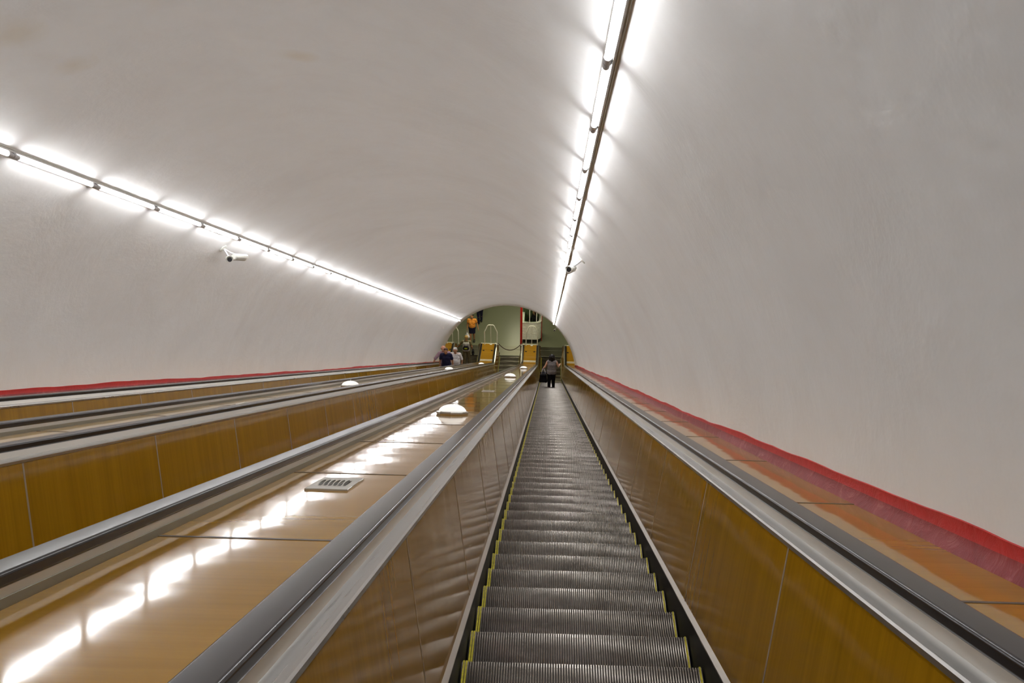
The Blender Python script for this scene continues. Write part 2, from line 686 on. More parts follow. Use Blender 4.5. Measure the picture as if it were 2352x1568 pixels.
def side(parent, cx, sg, first=0, tiles=True, words=''):
    """one flank of a balustrade: skirt, panels, mouldings, handrail; sg = +1 stands right of lane centre cx"""
    sweep_part('skirt', [(0.506, -0.35), (0.506, 0.078), (0.512, 0.083), (0.53, 0.083), (0.53, -0.35)], M_SKIRT, parent, cx, sg)
    sweep_part('skirt_ledge', [(0.505, 0.080), (0.5055, 0.086), (0.527, 0.0965), (0.531, 0.094), (0.531, 0.080)], M_LEDGE, parent, cx, sg)
    last = -0.62
    if tiles:
        k = first
        while True:
            z0 = PZ0 + PL * (k - 1)
            if z0 + PL > ZK + last:
                break
            m = panel_matrix(cx, sg, z0)
            link('side_panel', PANEL_MESH[sg], parent, m)
            link('joint_strip', JOINT_MESH[sg], parent, m)
            k += 1
        s_end = z0 - ZK
        prof = [(PB[0], PB[1]), (PT[0], PT[1]), (PT[0] + 0.018, PT[1]), (PB[0] + 0.018, PB[1])]
        o = sweep_part('side_panel', prof, M_PANEL, parent, cx, sg, s0=s_end, y1=TT + 0.35)
        v, f = sweep([(cx + sg * w, h) for w, h in prof], [(TT + 0.36, 0, 0, 1), (Y_END, 0, 0, 1)])
        fix_normals(obj('side_panel', v, f, M_PANEL, parent).data)
        m = panel_matrix(cx, sg, z0)
        link('joint_strip', JOINT_MESH[sg], parent, m)
    else:
        prof = [(PB[0], PB[1]), (PT[0], PT[1]), (PT[0] + 0.018, PT[1]), (PB[0] + 0.018, PB[1])]
        sweep_part('side_panel', prof, M_PANEL, parent, cx, sg)
    # silver lip over the panels and sloping ledge
    sweep_part('metal_moulding', [(0.6195, 0.678), (0.6165, 0.680), (0.6165, 0.694), (0.622, 0.699), (0.640, 0.7015),
                                  (0.664, 0.7055), (0.664, 0.69), (0.635, 0.678)], M_ALU, parent, cx, sg, angle=9)
    # upright guide that carries the belt
    sweep_part('handrail_guide', [(0.661, 0.700), (0.668, 0.735), (0.741, 0.735), (0.7455, 0.68)], M_ALU2, parent, cx, sg)
    hr = sweep_part('handrail', HAND, M_RAIL, parent, cx, sg, angle=80, fr=hand_frames(S_TOP))
    wn = hr.modifiers.new('weighted_normal', 'WEIGHTED_NORMAL')
    wn.keep_sharp = True
    wn.weight = 100
    sweep_part('deck_trim', [(0.744, 0.680), (0.744, 0.713), (0.7475, 0.713), (0.7495, 0.691), (0.7495, 0.680)], M_OLIVE, parent, cx, sg)
    # rounded metal newel under the turned handrail
    n = 10
    V, F = [], []
    for xx in (0.668, 0.742):
        V += [(cx + sg * xx, 1.9, 0.72), (cx + sg * xx, 1.9, 0.24)]
        V += [(cx + sg * xx, 1.95 + 0.255 * math.sin(math.pi * i / n), 0.49 - 0.255 * math.cos(math.pi * i / n)) for i in range(n + 1)]
    q = n + 3
    F = [tuple(range(q)), tuple(range(2 * q - 1, q - 1, -1))] + [(i, q + i, q + (i + 1) % q, (i + 1) % q) for i in range(q)]
    fix_normals(obj('newel', V, F, M_ALU, parent).data)


def deck(parent, xa, xb, z_first, pitch, k0):
    """row of veneered deck boards between xa and xb, seams square to the incline"""
    L = pitch - 0.007
    v, f = bevel_box(xa, xb, 0, L, -0.02, 0.0, 0.002)
    me = mesh_of('deck_panel', [(a - (xa + xb) / 2, b, c) for a, b, c in v], f, M_DECK)
    sv, sf = bevel_box(-(xb - xa) / 2, (xb - xa) / 2, -0.012, 0.004, -0.018, 0.0018, 0.001)
    seam = mesh_of('joint_strip', sv, sf, M_SEAM)
    k = k0
    while True:
        z0 = z_first + pitch * k
        if z0 + pitch > ZK - 0.55:
            break
        a = P((xa + xb) / 2, z0, 0.690 - DROP)
        m = Matrix(((1, 0, 0, a.x), (0, U.y, NV.y, a.y), (0, U.z, NV.z, a.z), (0, 0, 0, 1)))
        link('deck_panel', me, parent, m)
        link('joint_strip', seam, parent, m)
        k += 1
    v, f = sweep([(xa, 0.67), (xa, 0.69), (xb, 0.69), (xb, 0.67)], frames(z0 - ZK, TT - 0.05))
    fix_normals(obj('deck_panel', v, f, M_DECK, parent).data)
    for y0, y1 in ((TT + 0.1, 1.55), (1.565, Y_END - 0.03)):
        v, f = box(xa, xb, y0, y1, 0.67, 0.69)
        obj('deck_panel', v, f, M_DECK, parent)
    for y0, y1, hh in ((TT - 0.05, TT - 0.01, 0.700), (TT + 0.05, TT + 0.10, 0.697), (Y_END - 0.03, Y_END + 0.02, 0.70)):
        v, f = box(xa, xb, y0, y1, 0.66, hh)
        obj('cross_strip', v, f, M_WHITEP, parent)
    v, f = box(xa, xb, TT - 0.01, TT + 0.05, 0.66, 0.688)
    obj('deck_filler', v, f, M_DECK, parent)
    w = xb - xa
    for t in (0.16, 0.84):
        x = xa + w * t
        v, f = merge(bevel_box(x - 0.05, x + 0.05, 1.46, 1.49, 0.69, 0.715, 0.008), bevel_box(x - 0.012, x + 0.012, 1.43, 1.52, 0.69, 0.708, 0.004))
        obj('deck_latch', v, f, M_BLACK, parent)


def end_cap(parent, xa, xb, inner):
    v, f = box(xa, xb, Y_END - 0.06, Y_END, -0.05, 0.67)
    obj('end_plate', v, f, M_ALU, parent)


def core(parent, pts):
    v, f = sweep(pts, frames(S_TOP, Y_END - 0.06))
    fix_normals(obj('core', v, f, M_CORE, parent).data)


def core_half(cx, sg):
    return [(cx + sg * 0.545, -0.35), (cx + sg * 0.545, 0.10), (cx + sg * 0.637, 0.668)]


Y_BASE = 1.0
b3 = thing('balustrade', 'wood panelled balustrade against the right wall, handrail and narrow deck', 'balustrade', (0.85, Y_BASE, 0))
side(b3, LANE_R, 1, 0)
deck(b3, LANE_R + 0.749, 1.352, 2.26, 1.50, -1)
h = core_half(LANE_R, 1)
core(b3, [h[0], h[1], h[2], (1.34, 0.668), (1.34, -0.35)])
end_cap(b3, LANE_R + 0.545, 1.35, 1)

b2 = thing('balustrade', 'wide wood decked balustrade left of the descending escalator, two handrails, nearest to the viewer', 'balustrade', ((LANE_R + LANE_M) / 2, Y_BASE, 0))
side(b2, LANE_R, -1, 0)
side(b2, LANE_M, 1, 0, tiles=False)
deck(b2, LANE_M + 0.749, LANE_R - 0.749, 2.768, 1.482, -1)
hl, hr = core_half(LANE_M, 1), core_half(LANE_R, -1)
core(b2, hl + hr[::-1])
end_cap(b2, LANE_M + 0.545, LANE_R - 0.545, 0)

b1 = thing('balustrade', 'second wood decked balustrade with two handrails, between the middle and left escalators', 'balustrade', ((LANE_L + LANE_M) / 2, Y_BASE, 0))
side(b1, LANE_M, -1, 1)
side(b1, LANE_L, 1, 0, tiles=False)
deck(b1, LANE_L + 0.749, LANE_M - 0.749, 2.85, 1.482, 0)
hl, hr = core_half(LANE_L, 1), core_half(LANE_M, -1)
core(b1, hl + hr[::-1])
end_cap(b1, LANE_L + 0.545, LANE_M - 0.545, 0)

b0 = thing('balustrade', 'wood panelled balustrade along the left wall under the thin red strip', 'balustrade', (-4.8, Y_BASE, 0))
side(b0, LANE_L, -1, 3)
deck(b0, -5.15, LANE_L - 0.749, 2.4, 1.50, 3)
h = core_half(LANE_L, -1)
core(b0, [h[0], h[1], h[2], (-5.14, 0.668), (-5.14, -0.35)])
end_cap(b0, -5.15, LANE_L - 0.545, 1)


# ------------------------------------------------------------------ escalator steps
def step_mesh():
    """tread with raised cleats, nose at y = 0 and the tread running back to y = -0.4; curved riser below the nose"""
    parts, fm = [], []

    def add(p, m):
        parts.append(p)
        fm.extend([m] * len(p[1]))
    add(box(-0.5, 0.5, -0.40, -0.004, -0.035, -0.011), 1)
    n = 92
    pitch = 1.0 / n
    for i in range(n):
        x = -0.5 + pitch * (i + 0.5)
        w, t = 0.0034, 0.0022
        v = [(x - w, -0.40, -0.011), (x + w, -0.40, -0.011), (x + t, -0.40, 0), (x - t, -0.40, 0),
             (x - w, -0.001, -0.011), (x + w, -0.001, -0.011), (x + t, -0.008, 0), (x - t, -0.008, 0),
             (x - w, -0.006, -0.035), (x + w, -0.006, -0.035), (x + t, -0.028, 0), (x - t, -0.028, 0)]
        add((v, [(3, 2, 10, 11), (0, 3, 7, 4), (2, 1, 5, 6)]), 0)
        add((v, [(11, 10, 6, 7), (7, 6, 5, 4)]), 2)
        add((v, [(4, 5, 9, 8)]), 1)
    # riser plate bowed forward under the nose
    prev = None
    V, F = [], []
    for j in range(6):
        a = j / 5
        y = -0.006 - 0.05 * a * a
        z = -0.03 - 0.19 * a
        V += [(-0.5, y, z), (0.5, y, z)]
        if j:
            F.append((2 * j - 2, 2 * j - 1, 2 * j + 1, 2 * j))
    add((V, F), 1)
    v, f = merge(*parts)
    return mesh_of('step', v, f, [M_STEEL, M_STEELD, M_NOSE], fm=fm, angle=30)


def edge_mesh(sg):
    parts = []
    for i in range(2 if sg < 0 else 1):
        x = sg * (0.4905 - 0.0108 * i)
        parts.append(bevel_box(x - 0.0042, x + 0.0042, -0.40, -0.003, -0.012, 0.0015, 0.0014))
    v, f = merge(*parts)
    return mesh_of('yellow_edge', v, f, M_YEL, angle=30)


STEP, EDGE_L, EDGE_R = step_mesh(), edge_mesh(-1), edge_mesh(1)
S_FIRST = 3.7386 - ZK


def step_positions(s_min, y_max):
    out = []
    k = -2
    arc_len = RN * math.pi / 6
    while True:
        s = S_FIRST + 0.4 * k
        k += 1
        if s < s_min:
            continue
        if s < -TT:
            out.append((C30 * s, -S30 * s))
        else:
            q = s + TT
            if q < arc_len:
                a = math.radians(30) - q / RN
                out.append((TT - RN * math.sin(a), RN - RN * math.cos(a)))
            else:
                y = TT + q - arc_len
                if y > y_max:
                    break
                out.append((y, 0.0))
    return out


def escalator(cx, s_min, label):
    t = thing('escalator', label, 'escalator', (cx, 2.3, 0))
    for y, z in step_positions(s_min, 2.2):
        m = Matrix.Translation((cx, y, z))
        st = link('step', STEP, t, m)
        link('yellow_edge', EDGE_L, st, m)
        link('yellow_edge', EDGE_R, st, m)
    v, f = bevel_box(cx - 0.52, cx + 0.52, 2.22, 2.50, -0.02, 0.012, 0.008)
    parts = [(v, f)]
    for i in range(46):
        x = cx - 0.49 + i * 0.98 / 45
        parts.append(bevel_box(x - 0.005, x + 0.005, 2.15, 2.23, -0.012, 0.006, 0.003))
    v, f = merge(*parts)
    obj('comb_plate', v, f, M_PLATE, t)
    for y0, y1 in ((2.505, 2.845), (2.855, 3.195)):
        v, f = bevel_box(cx - 1.02, cx + 1.02, y0, y1, -0.02, 0.004, 0.003)
        obj('landing_plate', v, f, M_PLATE, t)
    return t


escalator(LANE_R, S_FIRST - 0.9, 'descending escalator in front of the viewer carrying a woman in black trousers')
escalator(LANE_M, S_FIRST + 10, 'middle escalator closed off by a dark red rope at its foot')
escalator(LANE_L, -22.0, 'left escalator by the wall carrying three men up')

# ------------------------------------------------------------------ tube lights
ORD = ['first', 'second', 'third', 'fourth', 'fifth', 'sixth', 'seventh', 'eighth', 'ninth', 'tenth', 'eleventh', 'twelfth', 'thirteenth',
       'fourteenth', 'fifteenth', 'sixteenth', 'seventeenth', 'eighteenth', 'nineteenth', 'twentieth']
ORD += ['twenty-' + o for o in ORD[:9]] + ['thirtieth'] + ['thirty-' + o for o in ORD[:9]]


def lamp_axes(ang, z):
    er = XV * math.cos(ang) + NV * math.sin(ang)
    ez = -er
    ex = U
    ey = ez.cross(ex)
    o = P(XC + R_TUBE * math.cos(ang), z, NC + R_TUBE * math.sin(ang))
    return Matrix(((ex.x, ey.x, ez.x, o.x), (ex.y, ey.y, ez.y, o.y), (ex.z, ey.z, ez.z, o.z), (0, 0, 0, 1)))


def lamp_meshes(pitch):
    L = pitch - 0.125
    pts = [(-L / 2, 0, 0), (-L / 2 + 0.006, 0, 0), (L / 2 - 0.006, 0, 0), (L / 2, 0, 0)]
    v, f = tube(pts, [0.011, 0.0165, 0.0165, 0.011], 12)
    t = mesh_of('tube', v, f, M_TUBE, angle=60)
    e = L / 2
    hs = []
    for sg in (-1, 1):
        a = tube([(sg * (e - 0.006), 0, 0), (sg * (e + 0.058), 0, 0)], 0.0185, 12)
        b = box(min(sg * (e + 0.012), sg * (e + 0.045)), max(sg * (e + 0.012), sg * (e + 0.045)), -0.016, 0.016, -0.0335, 0.0)
        v, f = merge(a, b)
        hs.append(mesh_of('lamp_holder', v, f, M_GREYP, angle=50))
    # shallow white channel behind the tube, lips raised to shade the wall
    x0, x1 = -pitch / 2 + 0.002, pitch / 2 - 0.002
    sec = [(-0.0255, -0.0075), (-0.0242, -0.0075), (-0.022, -0.028), (0.022, -0.028), (0.0242, -0.0075), (0.0255, -0.0075), (0.025, -0.0340), (-0.025, -0.0340)]
    V = [(x, a, b) for x in (x0, x1) for a, b in sec]
    F = [(i, (i + 1) % 8, 8 + (i + 1) % 8, 8 + i) for i in range(8)]
    r = mesh_of('backing_channel', V, F, M_BATTEN)
    fix_normals(r)
    return t, hs, r


def lamp_row(ang, z0, pitch, k0, k1, first_seen, word):
    t, hs, r = lamp_meshes(pitch)
    for k in range(k0, k1):
        zc = z0 + pitch * (k - 0.5)
        n = k - first_seen
        if n < 0:
            lab = 'white fluorescent tube of the %s row, just out of frame on the near side' % word
        elif n == 0:
            lab = 'white fluorescent tube cut by the frame edge in the %s row' % word
        else:
            lab = '%s white fluorescent tube of the %s row, counted from the frame edge' % (ORD[n], word)
        m = lamp_axes(ang, zc)
        o = thing('tube_light', lab, 'light', m, 'tube lights of the %s row' % word)
        link('tube', t, o)
        for h in hs:
            link('lamp_holder', h, o)
        link('backing_channel', r, o)



lamp_row(ANG_R, 4.058, 1.185, -4, 32, 0, 'right hand')
lamp_row(ANG_L, 7.912, 1.222, -6, 28, 0, 'left hand')


def conduit(name, ang, side_off, label):
    V = []
    pts = []
    for i in range(44):
        z = -3 + i * (portal_z(1.3) - 0.2 + 3) / 43
        a = ang + side_off + 0.0004 * math.sin(i * 2.1)
        rr = RT - 0.004
        pts.append(P(XC + rr * math.cos(a), z, NC + rr * math.sin(a)))
    v, f = tube(pts, 0.0025, 6)
    o = obj(name, v, f, M_WHITEP, angle=60)
    o['label'], o['category'] = label, 'cable'


conduit('power_cable', ANG_R, -0.0105, 'thin grey power cable running beside the right hand row of tube lights')
conduit('power_cable', ANG_L, -0.0105, 'thin grey power cable running beside the left hand row of tube lights')

# ------------------------------------------------------------------ security cameras on the walls
def wall_frame(px, n, z):
    a = math.atan2(n - NC, px - XC)
    er = XV * math.cos(a) + NV * math.sin(a)
    return P(XC + RT * math.cos(a), z, NC + RT * math.sin(a)), -er


def bullet(parent, pos, d, scale=1.0):
    d = d.normalized()
    up = Vector((0, 0, 1))
    ey = up.cross(d).normalized()
    ez = d.cross(ey)
    m = Matrix(((d.x, ey.x, ez.x, pos.x), (d.y, ey.y, ez.y, pos.y), (d.z, ey.z, ez.z, pos.z), (0, 0, 0, 1)))
    r = 0.036 * scale
    v, f = tube([(-0.10 * scale, 0, 0), (-0.09 * scale, 0, 0), (0.07 * scale, 0, 0), (0.075 * scale, 0, 0)], [r * 0.8, r, r, r * 0.95], 16)
    hood = ([], [])
    V, F = [], []
    k = 9
    for x in (-0.09 * scale, 0.10 * scale):
        for rr in (r + 0.003, r + 0.007):
            V += [(x, rr * math.cos(math.radians(10 + 160 * i / (k - 1))), rr * math.sin(math.radians(10 + 160 * i / (k - 1)))) for i in range(k)]
    for i in range(k - 1):
        F += [(i, i + 1, 2 * k + i + 1, 2 * k + i), (k + i, 3 * k + i, 3 * k + i + 1, k + i + 1), (i, k + i, k + i + 1, i + 1), (2 * k + i, 2 * k + i + 1, 3 * k + i + 1, 3 * k + i)]
    v, f = merge((v, f), (V, F))
    v = [m @ Vector(a) for a in v]
    body = obj('camera_body', v, f, M_WHITEP, parent)
    v, f = tube([(0.072 * scale, 0, 0), (0.079 * scale, 0, 0)], r * 0.72, 16)
    obj('lens', [m @ Vector(a) for a in v], f, M_BLACK, body)


def security_camera(px, n, z, label, aims, spread):
    p, inw = wall_frame(px, n, z)
    t = thing('security_camera', label, 'camera', p)
    rot = inw.to_track_quat('Z', 'Y').to_matrix().to_4x4()
    m = Matrix.Translation(p) @ rot
    v, f = lathe([(0.055, 0.002), (0.055, 0.014), (0.03, 0.02)], 14)
    obj('wall_plate', [m @ Vector(a) for a in v], f, M_WHITEP, t)
    tip = p + inw * 0.13
    for off, d in zip(spread, aims):
        e = tip + off
        v, f = tube([p + inw * 0.01, p + inw * 0.07 + off * 0.3, e], 0.012, 8)
        obj('bracket_arm', v, f, M_GREYP, t)
        bullet(t, e + Vector((0, 0, -0.02)), d, 1.15)


security_camera(-4.20, 1.215, 11.55, 'pair of white bullet cameras on the left wall just under the tube lights',
                [Vector((0.45, -1, 0.42)), Vector((0.5, 1, -0.5))], [Vector((0.0, -0.03, -0.02)), Vector((0.08, 0.12, -0.06))])
security_camera(0.40, 1.20, 11.5, 'white bullet camera on the right wall beside the tube lights',
                [Vector((-0.35, -1, 0.35)), Vector((-0.25, 1, -0.62))], [Vector((-0.05, -0.03, 0.0)), Vector((-0.06, 0.05, -0.05))])
pn = 1.19
security_camera(0.36, 1.19, portal_z(1.19) - 0.25, 'small white camera at the tunnel mouth below the last right hand tube',
                [Vector((-0.2, -1, 0.3))], [Vector((0, 0, -0.02))])

# ------------------------------------------------------------------ lamps and grilles on the decks
X_B2, X_B1 = (LANE_R + LANE_M) / 2, (LANE_M + LANE_L) / 2


def deck_matrix(x, z):
    a = P(x, z, 0.690 - DROP)
    return Matrix(((1, 0, 0, a.x), (0, U.y, NV.y, a.y), (0, U.z, NV.z, a.z), (0, 0, 0, 1)))


v, f = lathe([(0.132, 0.026), (0.130, 0.034), (0.121, 0.050), (0.103, 0.067), (0.078, 0.081), (0.045, 0.091), (0.012, 0.094)], 28)
DOME = mesh_of('glass_dome', v, f, M_GLOBE, angle=80)
v, f = lathe([(0.145, 0.0), (0.150, 0.008), (0.150, 0.022), (0.142, 0.030), (0.130, 0.032)], 8)
DBASE = mesh_of('lamp_base', v, f, M_ALU, angle=30)
v, f = lathe([(0.010, 0.092), (0.010, 0.104), (0.005, 0.110)], 10)
DKNOB = mesh_of('top_knob', v, f, M_ALU)


def dome_lamp(x, z, label):
    o = thing('dome_lamp', label, 'lamp', deck_matrix(x, z), 'dome lamps on the balustrade decks')
    link('lamp_base', DBASE, o)
    link('glass_dome', DOME, o)
    link('top_knob', DKNOB, o)


dome_lamp(X_B2, 8.40, 'large lit white dome lamp, nearest one on the wide middle deck')
dome_lamp(X_B2, 21.35, 'second lit white dome lamp down the wide middle deck')
dome_lamp(X_B2, 33.2, 'third white dome lamp down the wide middle deck, just above its bend')
dome_lamp(X_B1, 13.65, 'white dome lamp on the left deck, nearest of that row')
dome_lamp(X_B1, 27.3, 'second white dome lamp down the left deck, in front of the men')
dome_lamp(X_B1, 40.6, 'small white dome lamp at the foot of the left deck')


def grille_meshes():
    w, l = 0.09, 0.165
    parts = []
    sl = [(-0.052 + 0.0208 * i) for i in range(6)]
    xs = [-w]
    for c in sl:
        xs += [c - 0.0072, c + 0.0072]
    xs.append(w)
    parts.append(bevel_box(-w, w, -l, -0.075, 0, 0.008, 0.002))
    parts.append(bevel_box(-w, w, 0.075, l, 0, 0.008, 0.002))
    for i in range(0, len(xs), 2):
        parts.append(box(xs[i], xs[i + 1], -0.075, 0.075, 0, 0.008))
    v, f = merge(*parts)
    plate = mesh_of('cover_plate', v, f, M_ALU2)
    v, f = box(-0.062, 0.062, -0.078, 0.078, 0.0005, 0.002)
    dark = mesh_of('slot_backing', v, f, M_BLACK)
    # pressed-up louvre hoods beside every slot
    parts = []
    for c in sl:
        V, F = [], []
        for j in range(9):
            t = -1 + j / 4
            y = 0.072 * t
            hgt = 0.008 + 0.011 * math.sqrt(max(0, 1 - t * t))
            V += [(c - 0.0085, y, 0.008), (c - 0.0075, y, hgt), (c - 0.0030, y, hgt * 0.9)]
            if j:
                a = 3 * (j - 1)
                F += [(a, a + 1, a + 4, a + 3), (a + 1, a + 2, a + 5, a + 4)]
        parts.append((V, F))
    hoods = [mesh_of('louvre', v, f, M_ALU2, angle=60) for v, f in parts]
    return plate, dark, hoods


GP, GD, GH = grille_meshes()


def grille(x, z, label):
    o = thing('deck_grille', label, 'grille', deck_matrix(x, z), 'ventilation grilles on the balustrade decks')
    link('cover_plate', GP, o)
    link('slot_backing', GD, o)
    for hmesh in GH:
        link('louvre', hmesh, o)


grille(-0.905, 3.89, 'pale metal grille with six dark slots on the wide middle deck, the near one')
grille(X_B2, 13.47, 'small metal grille further down the wide middle deck beyond the nearest dome lamp')
grille(X_B1, 9.05, 'small metal grille on the left deck near its first dome lamp')

# ------------------------------------------------------------------ tubular barrier frames at the lower ends
def barrier(xa, xb, label, y=2.12):
    cx = (xa + xb) / 2
    w = xb - xa
    t = thing('barrier_frame', label, 'barrier', (cx, y, 0.69), 'white tube frames at the balustrade ends')
    z0, z1, z2 = 0.69, 1.42, 1.79
    pts = [(xa, y, z0), (xa, y, z0 + 0.4), (xa, y, z1 - 0.05), (xa + 0.01, y, z1)]
    pts += [(xa + 0.17 * w, y, z2 - 0.16), (xa + 0.24 * w, y, z2 - 0.05), (xa + 0.33 * w, y, z2), (xa + 0.5 * w, y, z2)]
    full = pts + [(xa + xb - p[0], p[1], p[2]) for p in pts[::-1]][1:]
    v, f = tube(full, 0.026, 10)
    obj('hoop', v, f, M_WHITEP, t, angle=60)
    v, f = merge(tube([(cx, y, z0), (cx, y, z2)], 0.016, 10))
    obj('centre_post', v, f, M_WHITEP, t, angle=60)
    v, f = lathe([(0.07, 0), (0.065, 0.02), (0.03, 0.035), (0.02, 0.08)], 14)
    obj('post_foot', [(a + cx, b + y, c + z0) for a, b, c in v], f, M_WHITEP, t)
    for x in (xa, xb):
        v, f = lathe([(0.035, 0), (0.033, 0.015), (0.022, 0.02)], 12)
        obj('leg_flange', [(a + x, b + y, c + z0) for a, b, c in v], f, M_WHITEP, t)


barrier(LANE_M + 0.83, LANE_R - 0.71, 'white tubular hoop with a centre post at the foot of the wide middle deck')
barrier(LANE_L + 0.86, LANE_M - 0.62, 'white tubular hoop with a centre post at the foot of the left deck')
barrier(-5.08, LANE_L - 0.46, 'white tubular hoop against the left wall, half hidden by the tunnel edge')

# rope across the middle escalator's foot
t = thing('rope_barrier', 'dark red rope sagging across the foot of the closed middle escalator', 'rope', (LANE_M, 2.26, 0.4))
xa, xb = LANE_M - 0.60, LANE_M + 0.60
pts = [(xa + (xb - xa) * i / 16, 2.26, 0.70 - 0.40 * (1 - (2 * i / 16 - 1) ** 2)) for i in range(17)]
v, f = tube(pts, 0.019, 8)
obj('rope', v, f, M_ROPE, t, angle=60)
for x in (xa, xb):
    v, f = tube([(x, 2.20, 0.70), (x, 2.28, 0.70)], 0.016, 8)
    obj('hook', v, f, M_ALU, t)

# ------------------------------------------------------------------ attendant's booth in the lower hall
bt = thing('attendant_booth', 'white ribbed attendant booth with windows and a red post behind the wide deck', 'booth', (-0.9, 4.1, 0))
BX0, BX1, BY0, BY1 = -1.36, -0.38, 3.56, 4.75


def booth_outline(off):
    """plan of the booth front, rounded at its right corner"""
    r = 0.30
    pts = [(BX0 - off, BY1), (BX0 - off, BY0 - off)]
    for i in range(7):
        a = math.radians(-90 + 90 * i / 6)
        pts.append((BX1 - r + (r + off) * math.cos(a), BY0 + r + (r + off) * math.sin(a)))
    pts.append((BX1 + off, BY1))
    return pts


def wall_of(pts, z0, z1):
    V = [(x, y, z0) for x, y in pts] + [(x, y, z1) for x, y in pts]
    n = len(pts)
    return V, [(i, i + 1, n + i + 1, n + i) for i in range(n - 1)]


v, f = wall_of(booth_outline(-0.04), 0.0, 0.23)
obj('plinth', v, f, M_BLACK, bt)
V, F = [], []
ribs = 13
z0, z1 = 0.22, 1.05
prof = []
for i in range(ribs):
    za = z0 + (z1 - z0) * i / ribs
    d = (z1 - z0) / ribs
    prof += [(0.0, za), (0.012, za + 0.2 * d), (0.012, za + 0.65 * d), (0.0, za + 0.85 * d)]
prof.append((0.0, z1))
for o_, z in prof:
    V += [(x, y, z) for x, y in booth_outline(o_)]
n = len(booth_outline(0))
for j in range(len(prof) - 1):
    for i in range(n - 1):
        F.append((j * n + i, j * n + i + 1, (j + 1) * n + i + 1, (j + 1) * n + i))
obj('ribbed_front', V, F, M_WHITEP, bt, angle=20)
v, f = merge(wall_of(booth_outline(0.012), 1.05, 1.20))
obj('counter_band', v, f, M_WHITEP, bt)
po, pi_ = booth_outline(0.03), booth_outline(-0.11)
n = len(po)
V = [(x, y, z) for z in (1.20, 1.225) for x, y in po + pi_]
F = []
for i in range(n - 1):
    F += [(i, i + 1, n + i + 1, n + i), (2 * n + i, 2 * n + i + 1, 3 * n + i + 1, 3 * n + i), (i, i + 1, 2 * n + i + 1, 2 * n + i), (n + i, n + i + 1, 3 * n + i + 1, 3 * n + i)]
fix_normals(obj('counter_top', V, F, M_WHITEP, bt).data)
for x0, x1 in ((BX0, -0.99), (-0.96, BX1 - 0.30)):
    v, f = box(x0, x1, BY0 + 0.01, BY0 + 0.016, 1.225, 2.15)
    obj('window_pane', v, f, M_GLASS, bt)
for x in (-0.975, -0.62):
    v, f = box(x - 0.02, x + 0.02, BY0, BY0 + 0.04, 1.225, 2.15)
    obj('mullion', v, f, M_WHITEP, bt)
v, f = box(BX1 - 0.02, BX1 + 0.02, BY0 + 0.28, BY0 + 0.34, 1.225, 2.15)
obj('mullion', v, f, M_WHITEP, bt)
v, f = box(BX0 - 0.02, BX1 + 0.03, BY0 - 0.02, BY1, 2.15, 2.25)
obj('booth_roof', v, f, M_WHITEP, bt)
M_GREENP = plain('pale_green_board', (0.12, 0.17, 0.08), 0.6)
v, f = box(BX0, BX1, BY1 - 0.04, BY1, 0, 2.15)
obj('back_wall', v, f, M_GREENP, bt)
v, f = box(BX0, BX1, BY0 + 0.35, BY1 - 0.04, 0.2, 0.24)
obj('booth_floor', v, f, M_BLACK, bt)
v, f = box(-1.445, -1.335, 3.26, 3.36, 0.0, 2.9)
o = obj('red_post', v, f, M_REDPOST)
o['label'], o['category'] = 'square red post standing beside the left edge of the white booth', 'post'
v, f = box(BX1 + 0.02, BX1 + 0.05, BY0 + 0.26, BY0 + 0.32, 0.0, 2.15)
obj('corner_strip', v, f, M_REDPOST, bt)


